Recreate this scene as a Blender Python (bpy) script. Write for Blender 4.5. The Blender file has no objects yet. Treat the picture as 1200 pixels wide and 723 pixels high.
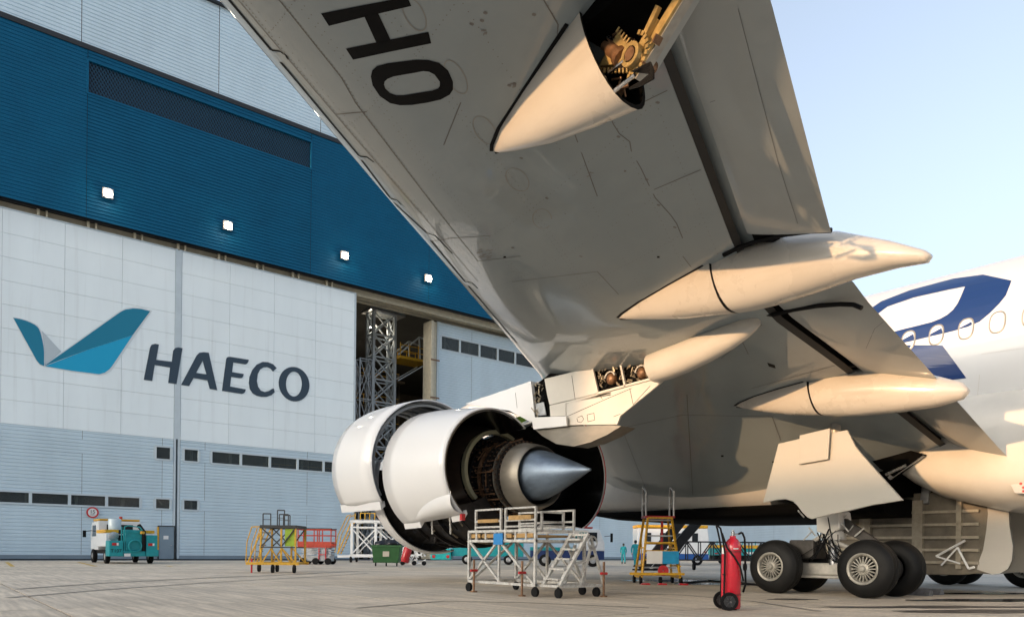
import bpy, bmesh, math, random
import numpy as np
from mathutils import Vector, Matrix
from mathutils.bvhtree import BVHTree
random.seed(7); rng = random.Random(11)
PI = math.pi; rad = math.radians
SC = bpy.context.scene; COL = SC.collection
# ------------------------------------------------------------------ camera (axes: +Y = nose of the airplane, +X = its starboard)
FPX, H0, TH, ROLL, CH = 877.0, 644.7, rad(38.6), rad(0.6), 0.97
cV = Vector((math.sin(TH), math.cos(TH), 0)); cR0 = Vector((math.cos(TH), -math.sin(TH), 0)); cU0 = Vector((0, 0, 1))
cR = math.cos(ROLL)*cR0 + math.sin(ROLL)*cU0; cU = math.cos(ROLL)*cU0 - math.sin(ROLL)*cR0
cC = Vector((0, 0, CH))
cd = bpy.data.cameras.new('camera'); cam = bpy.data.objects.new('camera', cd); COL.objects.link(cam)
M = Matrix((cR, cU, -cV)).transposed().to_4x4(); M.translation = cC; cam.matrix_world = M
cd.sensor_fit = 'HORIZONTAL'; cd.sensor_width = 36; cd.lens = FPX/1200*36; cd.shift_x = 0; cd.shift_y = (H0-361.5)/1200
cd.clip_start = 0.05; cd.clip_end = 5000
SC.camera = cam
# ------------------------------------------------------------------ sky, sun, exposure
SUN_EL, SUN_AZ = 7.0, 269.4          # azimuth clockwise from +Y
az, el = rad(SUN_AZ), rad(SUN_EL)
sdir = Vector((math.sin(az)*math.cos(el), math.cos(az)*math.cos(el), math.sin(el)))
W = bpy.data.worlds.new('World'); SC.world = W; W.use_nodes = True
wn = W.node_tree.nodes; wl = W.node_tree.links
sky = wn.new('ShaderNodeTexSky'); sky.sky_type = 'NISHITA'; sky.sun_disc = False
sky.sun_rotation = az; sky.air_density = 1.0; sky.dust_density = 7.0; sky.ozone_density = 2.3
sky.sun_elevation = el
wn['Background'].inputs['Strength'].default_value = 0.15
hz = wn.new('ShaderNodeHueSaturation'); hz.inputs['Saturation'].default_value = 0.56; hz.inputs['Value'].default_value = 0.97      # hazy air
wl.new(sky.outputs[0], hz.inputs['Color']); wl.new(hz.outputs[0], wn['Background'].inputs['Color'])
sl = bpy.data.lights.new('sun', 'SUN'); sl.energy = 2.0; sl.angle = rad(0.6); sl.color = (0.52, 0.315, 0.16)
so = bpy.data.objects.new('sun', sl); COL.objects.link(so); so.rotation_euler = (-sdir).to_track_quat('-Z', 'Y').to_euler()
so.location = (-30, 0, 30)
SC.view_settings.view_transform = 'Standard'; SC.view_settings.look = 'None'; SC.view_settings.gamma = 1.0
SC.view_settings.exposure = 2.15
SC.cycles.max_bounces = 8; SC.cycles.diffuse_bounces = 4; SC.cycles.glossy_bounces = 4; SC.cycles.transparent_max_bounces = 8
SC.cycles.use_denoising = True
# ------------------------------------------------------------------ pixels of the 1200 x 723 photograph to points
def ray(u, v): return cV + cR*((u-600)/FPX) - cU*((v-H0)/FPX)
def at(u, v, x=None, y=None, z=None):
    q = ray(u, v)
    t = x/q.x if x is not None else y/q.y if y is not None else (z-CH)/q.z
    return cC + q*t
# ------------------------------------------------------------------ materials
MATS = {}
def mat(name, col=(0.5,0.5,0.5), rough=0.5, metal=0.0, var=0.0, scale=1.0, bump=0.0, bscale=20.0, coat=0.0, crough=0.1, stain=None, stretch=(1,1,1), rvar=0.0, emit=0.0, spec=0.5):
    if name in MATS: return MATS[name]
    m = bpy.data.materials.new(name); m.use_nodes = True; MATS[name] = m
    n = m.node_tree.nodes; l = m.node_tree.links; p = n['Principled BSDF']
    p.inputs['Base Color'].default_value = (*col, 1); p.inputs['Roughness'].default_value = rough; p.inputs['Metallic'].default_value = metal
    p.inputs['Specular IOR Level'].default_value = spec
    if coat: p.inputs['Coat Weight'].default_value = coat; p.inputs['Coat Roughness'].default_value = crough
    if emit: p.inputs['Emission Color'].default_value = (*col, 1); p.inputs['Emission Strength'].default_value = emit
    if not (var or bump or stain or rvar): return m
    tc = n.new('ShaderNodeTexCoord'); mp = n.new('ShaderNodeMapping'); mp.inputs['Scale'].default_value = stretch
    l.new(tc.outputs['Object'], mp.inputs['Vector'])
    if var or rvar:
        nz = n.new('ShaderNodeTexNoise'); nz.inputs['Scale'].default_value = scale; nz.inputs['Detail'].default_value = 7; nz.inputs['Roughness'].default_value = 0.62
        l.new(mp.outputs[0], nz.inputs['Vector'])
        oi = n.new('ShaderNodeObjectInfo')
        if var:
            mr = n.new('ShaderNodeMapRange'); mr.inputs['From Min'].default_value = 0.3; mr.inputs['From Max'].default_value = 0.7
            mr.inputs['To Min'].default_value = 1-var; mr.inputs['To Max'].default_value = 1+var
            l.new(nz.outputs['Fac'], mr.inputs['Value'])
            hs = n.new('ShaderNodeHueSaturation'); hs.inputs['Color'].default_value = (*col, 1)
            ml = n.new('ShaderNodeMath'); ml.operation = 'MULTIPLY_ADD'; ml.inputs[1].default_value = var*0.7; ml.inputs[2].default_value = -var*0.35
            l.new(oi.outputs['Random'], ml.inputs[0])
            ad = n.new('ShaderNodeMath'); l.new(mr.outputs[0], ad.inputs[0]); l.new(ml.outputs[0], ad.inputs[1])
            l.new(ad.outputs[0], hs.inputs['Value']); last = hs.outputs[0]
            if stain:
                n2 = n.new('ShaderNodeTexNoise'); n2.inputs['Scale'].default_value = stain[1]; n2.inputs['Detail'].default_value = 6; n2.inputs['Roughness'].default_value = 0.6
                mp2 = n.new('ShaderNodeMapping'); mp2.inputs['Scale'].default_value = stain[3] if len(stain) > 3 else (1,1,1); l.new(tc.outputs['Object'], mp2.inputs['Vector'])
                l.new(mp2.outputs[0], n2.inputs['Vector'])
                r2 = n.new('ShaderNodeMapRange'); r2.inputs['From Min'].default_value = stain[2]; r2.inputs['From Max'].default_value = stain[2]+0.28; r2.clamp = True
                r2.inputs['To Max'].default_value = stain[4] if len(stain) > 4 else 0.8
                l.new(n2.outputs['Fac'], r2.inputs['Value'])
                mx = n.new('ShaderNodeMix'); mx.data_type = 'RGBA'; l.new(r2.outputs[0], mx.inputs['Factor']); l.new(last, mx.inputs['A']); mx.inputs['B'].default_value = (*stain[0], 1)
                last = mx.outputs['Result']
            l.new(last, p.inputs['Base Color'])
        if rvar:
            m3 = n.new('ShaderNodeMapRange'); m3.inputs['From Min'].default_value = 0.3; m3.inputs['From Max'].default_value = 0.7
            m3.inputs['To Min'].default_value = max(rough-rvar, 0.03); m3.inputs['To Max'].default_value = rough+rvar
            l.new(nz.outputs['Fac'], m3.inputs['Value']); l.new(m3.outputs[0], p.inputs['Roughness'])
    if bump:
        nb = n.new('ShaderNodeTexNoise'); nb.inputs['Scale'].default_value = bscale; nb.inputs['Detail'].default_value = 4
        l.new(mp.outputs[0], nb.inputs['Vector'])
        b = n.new('ShaderNodeBump'); b.inputs['Strength'].default_value = bump; b.inputs['Distance'].default_value = 0.02
        l.new(nb.outputs['Fac'], b.inputs['Height']); l.new(b.outputs[0], p.inputs['Normal'])
    return m
def glass(name, col, rough=0.06, mixf=0.55):
    m = bpy.data.materials.new(name); m.use_nodes = True; MATS[name] = m
    n = m.node_tree.nodes; l = m.node_tree.links; p = n['Principled BSDF']; out = n['Material Output']
    p.inputs['Base Color'].default_value = (*col, 1); p.inputs['Roughness'].default_value = rough
    t = n.new('ShaderNodeBsdfTransparent'); t.inputs['Color'].default_value = (0.75, 0.8, 0.82, 1)
    x = n.new('ShaderNodeMixShader'); x.inputs[0].default_value = mixf
    l.new(t.outputs[0], x.inputs[1]); l.new(p.outputs[0], x.inputs[2]); l.new(x.outputs[0], out.inputs['Surface'])
    return m
# ------------------------------------------------------------------ mesh building
ORG = {}
class MB:
    def __init__(s): s.v = []; s.f = []
    def add(s, vs, fs):
        o = len(s.v); s.v += [tuple(p) for p in vs]; s.f += [tuple(i+o for i in f) for f in fs]; return s
    def box(s, x0, x1, y0, y1, z0, z1):
        return s.add([(x0,y0,z0),(x1,y0,z0),(x1,y1,z0),(x0,y1,z0),(x0,y0,z1),(x1,y0,z1),(x1,y1,z1),(x0,y1,z1)],
                     [(3,2,1,0),(4,5,6,7),(0,1,5,4),(1,2,6,5),(2,3,7,6),(3,0,4,7)])
    def bar(s, p, q, w=0.05, h=None, up=(0,0,1)):
        p, q = Vector(p), Vector(q); h = h or w; d = (q-p)
        if d.length < 1e-6: return s
        d.normalize(); up = Vector(up)
        if abs(d.dot(up)) > 0.98: up = Vector((0,1,0))
        a = d.cross(up).normalized()*(w/2); b = a.cross(d).normalized()*(h/2)
        return s.add([p-a-b, p+a-b, p+a+b, p-a+b, q-a-b, q+a-b, q+a+b, q-a+b], [(3,2,1,0),(4,5,6,7),(0,1,5,4),(1,2,6,5),(2,3,7,6),(3,0,4,7)])
    def tube(s, p, q, r, n=8, r2=None, caps=True):
        p, q = Vector(p), Vector(q); d = q-p
        if d.length < 1e-6: return s
        d.normalize(); up = Vector((0,0,1)) if abs(d.z) < 0.9 else Vector((0,1,0))
        a = d.cross(up).normalized(); b = a.cross(d); r2 = r if r2 is None else r2
        vs = [p + (a*math.cos(t)+b*math.sin(t))*r for t in [2*PI*i/n for i in range(n)]] + [q + (a*math.cos(t)+b*math.sin(t))*r2 for t in [2*PI*i/n for i in range(n)]]
        fs = [(i, (i+1) % n, n+(i+1) % n, n+i) for i in range(n)]
        if caps: fs += [tuple(range(n-1, -1, -1)), tuple(range(n, 2*n))]
        return s.add(vs, fs)
    def path(s, pts, r, n=8):
        for a, b in zip(pts[:-1], pts[1:]): s.tube(a, b, r, n)
        return s
    def loft(s, rings, closed=True, cap0=True, cap1=True):
        n = len(rings[0]); o = len(s.v)
        for r in rings: s.v += [tuple(p) for p in r]
        for i in range(len(rings)-1):
            for j in range(n if closed else n-1):
                a, b = o+i*n+j, o+i*n+(j+1) % n; s.f.append((a, b, b+n, a+n))
        if closed and cap0: s.f.append(tuple(o+j for j in range(n-1, -1, -1)))
        if closed and cap1: s.f.append(tuple(o+(len(rings)-1)*n+j for j in range(n)))
        return s
    def lathe(s, c, axis, prof, n=24, a0=0, a1=2*PI, caps=False):
        """prof: (distance along axis, radius); open profile"""
        c = Vector(c); d = Vector(axis).normalized(); up = Vector((0,0,1)) if abs(d.z) < 0.9 else Vector((0,1,0))
        b = (up - d*up.dot(d)).normalized(); a = d.cross(b); full = abs(a1-a0-2*PI) < 1e-6
        k = n if full else n+1
        rings = [[c + d*t + (a*math.cos(g)+b*math.sin(g))*r for g in [a0+(a1-a0)*i/n for i in range(k)]] for t, r in prof]
        return s.loft(rings, closed=full, cap0=caps, cap1=caps)
    def prism(s, pts, off):
        n = len(pts); off = Vector(off); vs = [Vector(p) for p in pts] + [Vector(p)+off for p in pts]
        return s.add(vs, [tuple(range(n-1, -1, -1)), tuple(range(n, 2*n))] + [(i, (i+1) % n, n+(i+1) % n, n+i) for i in range(n)])
    def mesh(s, name, org=(0,0,0), smooth=None, clean=True):
        me = bpy.data.meshes.new(name); ox, oy, oz = org
        me.from_pydata([(x-ox, y-oy, z-oz) for x, y, z in s.v], [], s.f)
        if clean:
            bm = bmesh.new(); bm.from_mesh(me); bmesh.ops.recalc_face_normals(bm, faces=bm.faces[:]); bm.to_mesh(me); bm.free()
        if smooth is not None:
            for p in me.polygons: p.use_smooth = True
            me.set_sharp_from_angle(angle=rad(smooth))
        return me
def tag(o, label=None, cat=None, group=None, kind=None):
    for k, v in (('label', label), ('category', cat), ('group', group), ('kind', kind)):
        if v: o[k] = v
    return o
def thing(name, loc, label, cat, rotz=0.0, group=None):
    o = bpy.data.objects.new(name, None); COL.objects.link(o); o.location = loc; o.rotation_euler = (0, 0, rotz); o.empty_display_size = 0.2
    ORG[o] = Vector(loc); tag(o, label, cat, group); return o
def put(name, mb, m, parent=None, smooth=None, local=False, bevel=0.0, kind=None, solid=0.0):
    """mb in world coordinates (parents without rotation), or in the parent's own frame when local"""
    org = Vector((0,0,0)) if (parent is None or local) else ORG[parent]
    me = mb if isinstance(mb, bpy.types.Mesh) else mb.mesh(name, org, smooth)
    if not me.materials: me.materials.append(m)
    o = bpy.data.objects.new(name, me); COL.objects.link(o)
    if parent is not None: o.parent = parent
    ORG[o] = org
    if solid:
        k = o.modifiers.new('thickness', 'SOLIDIFY'); k.thickness = solid; k.offset = 0
    if bevel:
        k = o.modifiers.new('bevel', 'BEVEL'); k.width = bevel; k.segments = 2; k.limit_method = 'ANGLE'; k.angle_limit = rad(40)
    if kind: o['kind'] = kind
    return o
def text_mesh(txt, size, name, depth=0.004):
    cu = bpy.data.curves.new(name, 'FONT'); cu.body = txt; cu.size = size; cu.extrude = depth; cu.align_x = 'CENTER'; cu.align_y = 'CENTER'
    o = bpy.data.objects.new(name, cu); COL.objects.link(o); dg = bpy.context.evaluated_depsgraph_get()
    me = bpy.data.meshes.new_from_object(o.evaluated_get(dg)); bpy.data.objects.remove(o); return me
def text(name, txt, size, loc, rot, m, parent):
    me = text_mesh(txt, size, name); me.materials.clear(); me.materials.append(m)
    o = bpy.data.objects.new(name, me); COL.objects.link(o); o.parent = parent; o.location = loc; o.rotation_euler = rot; ORG[o] = Vector((0,0,0)); return o
def lerp(a, b, t): return a+(b-a)*t
# palette
white = mat('white_paint', (0.78,0.78,0.77), 0.35, var=0.05, scale=2, coat=0.3)
steel = mat('galvanised_steel', (0.42,0.43,0.44), 0.45, 0.6, var=0.25, scale=6)
whsteel = mat('chipped_white_tube', (0.46,0.455,0.43), 0.5, var=0.3, scale=14, stain=((0.10,0.06,0.035), 9, 0.52))
yellow = mat('yellow_paint', (0.60,0.33,0.015), 0.45, var=0.25, scale=9, stain=((0.08,0.05,0.025), 8, 0.55))
black = mat('black_rubber', (0.005,0.005,0.0055), 0.75, spec=0.25, var=0.3, scale=12)
dark = mat('dark_cavity_and_shade', (0.002,0.002,0.002), 0.9, spec=0.08, var=0.4, scale=5)
red = mat('red_paint', (0.5,0.015,0.02), 0.35, var=0.12, scale=8, coat=0.3)
orange = mat('orange_red_paint', (0.45,0.045,0.02), 0.45, var=0.2, scale=8)
teal = mat('teal_paint', (0.005,0.27,0.30), 0.4, var=0.15, scale=5, coat=0.2)
green = mat('green_plastic', (0.015,0.085,0.02), 0.5, var=0.15, scale=5)
chrome = mat('bare_metal', (0.6,0.6,0.6), 0.25, 1.0, rvar=0.12, scale=8)
brown = mat('rusty_pipe', (0.2,0.11,0.06), 0.5, 0.4, var=0.4, scale=12)
# ================================================================== ground
def concrete(name, col):
    m = mat(name, col, 0.75, var=0.18, scale=0.35, bump=0.35, bscale=60, stain=((0.16,0.14,0.12), 0.4, 0.55, (1,1,1), 0.6), rvar=0.12)
    n = m.node_tree.nodes; l = m.node_tree.links; p = n['Principled BSDF']
    src = p.inputs['Base Color'].links[0].from_socket
    tc = n.new('ShaderNodeTexCoord'); mp = n.new('ShaderNodeMapping'); mp.inputs['Scale'].default_value = (5.0, 0.25, 1); mp.inputs['Rotation'].default_value = (0,0,rad(4))
    l.new(tc.outputs['Object'], mp.inputs['Vector'])
    nz = n.new('ShaderNodeTexNoise'); nz.inputs['Scale'].default_value = 1.6; nz.inputs['Detail'].default_value = 5; l.new(mp.outputs[0], nz.inputs['Vector'])
    r = n.new('ShaderNodeMapRange'); r.inputs['From Min'].default_value = 0.35; r.inputs['From Max'].default_value = 0.7; r.inputs['To Min'].default_value = 1.12; r.inputs['To Max'].default_value = 0.72
    l.new(nz.outputs['Fac'], r.inputs['Value'])
    fine = n.new('ShaderNodeTexNoise'); fine.inputs['Scale'].default_value = 14; fine.inputs['Detail'].default_value = 6; l.new(tc.outputs['Object'], fine.inputs['Vector'])
    r3 = n.new('ShaderNodeMapRange'); r3.inputs['From Min'].default_value = 0.3; r3.inputs['From Max'].default_value = 0.7; r3.inputs['To Min'].default_value = 0.86; r3.inputs['To Max'].default_value = 1.12
    l.new(fine.outputs['Fac'], r3.inputs['Value'])
    mm = n.new('ShaderNodeMath'); mm.operation = 'MULTIPLY'; l.new(r.outputs[0], mm.inputs[0]); l.new(r3.outputs[0], mm.inputs[1])
    h = n.new('ShaderNodeHueSaturation'); l.new(src, h.inputs['Color']); l.new(mm.outputs[0], h.inputs['Value']); l.new(h.outputs[0], p.inputs['Base Color'])
    return m
slabmat = concrete('apron_concrete', (0.62,0.535,0.425)); slabmat2 = concrete('patched_concrete', (0.58,0.51,0.415))
asph = mat('joint_filler', (0.08,0.075,0.068), 0.9, var=0.3, scale=2)
g = put('ground', MB().add([(-2500,-2500,-0.03),(2500,-2500,-0.03),(2500,2500,-0.03),(-2500,2500,-0.03)], [(0,1,2,3)]), mat('far_ground', (0.30,0.285,0.26), 0.85, var=0.2, scale=0.2)); g['kind'] = 'structure'
ap = put('apron', MB().add([(-62,-62,-0.022),(150,-62,-0.022),(150,57.4,-0.022),(-62,57.4,-0.022)], [(0,1,2,3)]), asph); ap['kind'] = 'structure'
sm = {}
S = 5.4
for i in range(-8, 20):
    for j in range(-7, 10):
        x0, y0 = i*S+1.7, j*S+2.6
        if y0+S > 57.5: continue
        if max(abs(x0-12), abs(y0-20)) > 46: key_far = True
        k = (i*7+j*13) % 11 == 0
        me = sm.get(k)
        if me is None:
            me = MB().box(0.02, S-0.02, 0.02, S-0.02, -0.021, 0).mesh('concrete_slab'); me.materials.append(slabmat2 if k else slabmat); sm[k] = me
        if i > 14 and j < 0: continue
        o = bpy.data.objects.new('concrete_slab', me); COL.objects.link(o); o.parent = ap
        o.location = (x0, y0, rng.uniform(-0.003, 0.0)-0.0005)
# painted marks, wet and oily patches, drain cover strip
ylw = mat('worn_yellow_line', (0.5,0.33,0.06), 0.7, var=0.4, scale=6)
def gmark(name, pts, m, z=0.004):
    o = put(name, MB().prism([(x, y, z) for x, y in pts], (0,0,0.002)), m, ap); return o
for a, b in (((8,658.5),(15,663.5)), ((92,658.5),(112,663.3)), ((196,662.7),(201,663.4))):
    p, q = at(*a, z=0), at(*b, z=0); d = (q-p); d.z = 0; d.normalize(); k = Vector((-d.y, d.x, 0))*0.09
    gmark('painted_line', [((p-k).x,(p-k).y), ((q-k).x,(q-k).y), ((q+k).x,(q+k).y), ((p+k).x,(p+k).y)], ylw)
def blob(c, rx, ry, rot, n=26, jag=0.25):
    out = []
    for i in range(n):
        t = 2*PI*i/n; r = 1+rng.uniform(-jag, jag); x, y = rx*r*math.cos(t), ry*r*math.sin(t)
        out.append((c[0]+x*math.cos(rot)-y*math.sin(rot), c[1]+x*math.sin(rot)+y*math.cos(rot)))
    return out
wet = mat('wet_concrete', (0.05,0.048,0.045), 0.12, var=0.3, scale=2, rvar=0.08)
oil = mat('oil_stain', (0.07,0.064,0.058), 0.5, var=0.4, scale=3)
for (u, v), rx, ry, m in (((1090,711),2.2,0.28,oil), ((1160,716),1.6,0.35,oil), ((1180,703),2.4,0.4,wet), ((850,684),1.6,0.7,wet), ((800,680),2.0,0.9,wet), ((1120,695),2.2,0.35,wet),
                          ((930,702),0.5,0.25,oil)):
    c = at(u, v, z=0); gmark('stain', blob((c.x, c.y), rx, ry, -0.5), m)
tyrk = mat('tyre_mark', (0.30,0.265,0.22), 0.7, var=0.4, scale=4)
def tyre_mark(pts, w=0.16):
    L_, R_ = [], []
    P_ = [at(u, v, z=0) for u, v in pts]
    for i, p in enumerate(P_):
        d = P_[min(i+1, len(P_)-1)]-P_[max(i-1, 0)]; d.z = 0; d.normalize(); k = Vector((-d.y, d.x, 0))*w/2; L_.append((p-k).to_tuple()[:2]); R_.append((p+k).to_tuple()[:2])
    gmark('tyre_mark', L_+R_[::-1], tyrk)
tyre_mark([(20,690),(120,683),(240,677),(340,673),(420,669)]); tyre_mark([(10,700),(130,690),(250,682),(360,676),(430,671.5)]); tyre_mark([(420,712),(520,704),(620,706),(760,712)], 0.1); tyre_mark([(700,694),(800,697),(880,704),(960,716)], 0.12)
# ================================================================== hangar
YW = 58.0
hang = thing('hangar', (20, YW, 0), 'huge blue and white aircraft hangar with sliding doors and lit floodlights', 'hangar')
pale = mat('pale_blue_cladding', (0.64,0.79,0.89), 0.42, 0.0, var=0.05, scale=0.6, stretch=(1,1,0.3))
lower = mat('grey_blue_cladding', (0.56,0.68,0.76), 0.42, 0.0, var=0.06, scale=0.5, stretch=(1,1,0.3))
navy = mat('deep_blue_cladding', (0.001,0.098,0.205), 0.55, 0.0, spec=0.2, var=0.08, scale=0.5)
panelw = mat('white_door_panel', (0.86,0.94,0.97), 0.4, var=0.035, scale=0.5, stretch=(1,1,0.25), stain=((0.6,0.64,0.66), 0.7, 0.55, (3,1,0.15), 0.5))
trim = mat('light_frame', (0.55,0.63,0.68), 0.4, var=0.06)
blk = mat('dark_trim', (0.02,0.024,0.03), 0.6, var=0.2)
pane = glass('window_glass', (0.07,0.085,0.09), 0.08, 0.45)
cream = mat('cream_steel', (0.55,0.5,0.38), 0.5, var=0.12, scale=3)
def corr(x0, x1, z0, z1, y, pitch, dep):
    mb = MB(); z = z0; prof = []
    while z < z1-1e-4:
        for fz, dy in ((0, 0), (0.70, 0), (0.78, dep), (0.92, dep)):
            zz = z+fz*pitch
            if zz < z1: prof.append((y+dy, zz))
        z += pitch
    prof.append((y, z1))
    n = len(prof); vs = [(x0, a, b) for a, b in prof]+[(x1, a, b) for a, b in prof]
    return mb.add(vs, [(i, n+i, n+i+1, i+1) for i in range(n-1)])
X0, X1 = -24.0, 108.0
ZF0, ZF1, ZT = 23.1, 34.4, 41.4
YF = YW-0.5
# upper cladding in sheets with seams, blue fascia in sheets
xs = [X0, -10, 1.9, 8.5, 17.5, 25.6, 34, 43, 53, 63, 74, 85, 96, X1]
for a, b in zip(xs[:-1], xs[1:]):
    put('cladding_sheet', corr(a+0.02, b-0.02, ZF1+0.35, ZT, YF+0.15, 0.26, 0.045), pale, hang)
GX0, GX1, GZ0, GZ1 = 8.55, 24.9, 31.2, 33.6
p0, p1 = at(103,70,y=YF), at(365,196,y=YF)
GX0, GX1 = p0.x, p1.x; GZ1, GZ0 = p0.z, at(103,109,y=YF).z
xs2 = [X0, -10, 0, GX0, GX1, 36, 48, 60, 72, 84, 96, X1]
for a, b in zip(xs2[:-1], xs2[1:]):
    if abs(a-GX0) < 0.01:
        put('fascia_sheet', corr(a+0.015, b-0.015, ZF0, GZ0, YF, 0.24, 0.04), navy, hang); put('fascia_sheet', corr(a+0.015, b-0.015, GZ1, ZF1, YF, 0.24, 0.04), navy, hang)
    else:
        put('fascia_sheet', corr(a+0.015, b-0.015, ZF0, ZF1, YF, 0.24, 0.028), navy, hang)
gr = put('vent_grille', MB().box(GX0, GX1, YF+0.5, YF+0.55, GZ0, GZ1), blk, hang)
mb = MB(); nx = 74; dz = GZ1-GZ0; st = (GX1-GX0)/nx
for i in range(-8, nx+1):
    for sgn in (1, -1):
        xa = GX0+i*st; xb = xa+dz*0.62
        (za, zb) = (GZ0, GZ1) if sgn == 1 else (GZ1, GZ0)
        ta, tb = max(0, (GX0-xa)/(xb-xa)), min(1, (GX1-xa)/(xb-xa))
        if tb <= ta: continue
        mb.bar((lerp(xa,xb,ta), YF+0.14+0.02*sgn, lerp(za,zb,ta)), (lerp(xa,xb,tb), YF+0.14+0.02*sgn, lerp(za,zb,tb)), 0.07, 0.03, up=(0,1,0))
put('vent_mesh', mb, mat('grille_bars', (0.006,0.05,0.10), 0.5), gr)
mb = MB()
for a in (GZ0, GZ1): mb.box(GX0-0.08, GX1+0.08, YF-0.03, YF+0.5, a-0.06, a+0.06)
for a in (GX0, GX1): mb.box(a-0.06, a+0.06, YF-0.03, YF+0.5, GZ0+0.06, GZ1-0.06)
put('vent_frame', mb, navy, gr)
put('dark_band', MB().box(X0, X1, YF-0.06, YF+0.3, ZF1+0.01, ZF1+0.34), blk, hang)
put('roof_edge', MB().box(X0, X1, YF-0.1, YF+0.8, ZT+0.003, ZT+0.18), blk, hang)
put('roof', MB().prism([(X0,YF+0.9,ZT), (X0,YW+46,ZT), (X0,YW+46,ZT+0.6), (X0,YF+6,ZT+3.0)], (X1-X0,0,0)), pale, hang)
put('side_wall', MB().box(X0-0.3, X0, YF, YW+46, 0, ZT), lower, hang); put('side_wall', MB().box(X1, X1+0.3, YF, YW+46, 0, ZT), lower, hang)
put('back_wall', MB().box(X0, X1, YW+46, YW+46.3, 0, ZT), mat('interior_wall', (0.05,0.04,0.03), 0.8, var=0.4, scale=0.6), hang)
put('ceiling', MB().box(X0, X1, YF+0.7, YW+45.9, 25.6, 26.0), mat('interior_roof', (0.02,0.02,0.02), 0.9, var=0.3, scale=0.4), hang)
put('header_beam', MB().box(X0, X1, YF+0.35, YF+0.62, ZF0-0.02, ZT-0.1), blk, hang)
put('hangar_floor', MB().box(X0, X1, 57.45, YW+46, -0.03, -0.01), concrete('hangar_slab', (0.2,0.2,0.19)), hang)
mb = MB()
for k, (y, z) in enumerate(((YW+0.55, 22.6), (YW+1.45, 22.75), (YW+2.35, 22.75))): mb.box(X0, X1, y-0.12, y+0.12, z, z+0.55)
put('door_track', mb, cream, hang)
put('bottom_track', MB().box(X0, X1, YW-0.25, YW+2.6, -0.008, 0.006), steel, hang)
mb = MB()
for x in np.arange(X0+1.1, 28.5, 2.9):
    put('door_hanger', MB().box(x, x+0.16, YW+0.05, YW+0.3, 22.68, 23.3), cream, hang); put('door_hanger', MB().box(x+0.5, x+0.62, YW+0.05, YW+0.3, 22.68, 23.3), cream, hang)
# doors
def door_leaf(nm, xa, xb, y, cols, rows_z, whitetop, winrows, ribs, zt, label=None):
    d = put('sliding_door', MB().box(xa+0.01, xa+0.16, y-0.011, y+0.5, 0.12, zt).box(xb-0.16, xb-0.01, y-0.011, y+0.5, 0.12, zt).box(xa+0.17, xb-0.17, y+0.02, y+0.45, zt-0.12, zt-0.01), trim, hang)
    if label: d['label'] = label
    if whitetop:
        cx = list(np.linspace(xa+0.17, xb-0.17, cols+1)); z0 = whitetop
        n = rows_z
        for i in range(cols):
            for j in range(n):
                za, zb = lerp(z0, zt-0.13, j/n), lerp(z0, zt-0.13, (j+1)/n)
                put('panel', MB().box(cx[i]+0.008, cx[i+1]-0.008, y-rng.uniform(0,0.006), y+0.08, za+0.008, zb-0.008), panelw, d)
        put('door_backing', MB().box(xa+0.17, xb-0.17, y+0.085, y+0.11, z0, zt-0.13), mat('joint_shadow', (0.45,0.51,0.55), 0.8), d)
        ztop = whitetop
    else: ztop = zt-0.13
    zs = [0.35]; 
    for (z0, z1, wins) in winrows: zs += [z0, z1]
    zs += [ztop]
    jx = [xa+0.17]+[j for j in ribs if xa+0.4 < j < xb-0.4]+[xb-0.17]
    for k in range(0, len(zs), 2):
        for a, b in zip(jx[:-1], jx[1:]):
            put('ribbed_sheet', corr(a+0.01, b-0.01, zs[k], zs[k+1]-0.005, y, 0.235, 0.035), lower, d)
    for (z0, z1, wins) in winrows:
        cur = xa+0.17
        for (wa, wb, mull) in wins+[(xb-0.17, None, None)]:
            if wa-cur > 0.05: put('ribbed_sheet', corr(cur+0.005, wa-0.005, z0, z1, y, 0.235, 0.035), lower, d)
            if wb is None: break
            fr = MB()
            for zz in (z0, z1): fr.box(wa, wb, y-0.05, y+0.12, zz-0.06, zz+0.06)
            edges = [wa]+mull+[wb]
            for e in edges: fr.box(e-0.09, e+0.09, y-0.045, y+0.115, z0+0.06, z1-0.06)
            put('window_frame', fr, trim, d)
            for a, b in zip(edges[:-1], edges[1:]):
                put('pane', MB().box(a+0.09, b-0.09, y+0.05, y+0.06, z0+0.06, z1-0.06), pane, d)
            cur = wb
    # steel behind the glass
    mb = MB(); x = xa+1.0; k = 0
    while x < xb-1.2:
        mb.bar((x, y+0.2, 0.4), (x, y+0.2, ztop-0.2), 0.2, 0.1)
        if k % 2 == 0:
            for zz in np.arange(0.6, ztop-3, 3.4): mb.bar((x, y+0.2, zz+3.2), (x+2.6, y+0.2, zz), 0.13, 0.08)
        x += 2.85; k += 1
    put('door_framing', mb, cream, d)
    put('bottom_skirt', MB().box(xa+0.17, xb-0.17, y+0.01, y+0.2, 0.1, 0.345), mat('door_skirt', (0.2,0.26,0.31), 0.5, var=0.1), d)
    put('bottom_seal', MB().box(xa+0.02, xb-0.02, y+0.03, y+0.3, 0.0, 0.097), blk, d)
    return d
def wx(u, v=560): return at(u, v, y=YW).x
JX = wx(209, 300)
ew = [wx(u, 580) for u in (35-0, 81.5, 125, 165)]
low_m = [-21.5, -19, -16.3, -13.6, -10.9, -8.2, -5.5, -2.8, -0.1, 2.6, 5.9]+ew[1:3]
LW = (3.68, 4.46); UW = (7.25, 8.2)
swinA = (wx(181.5), wx(200.5))
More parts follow.
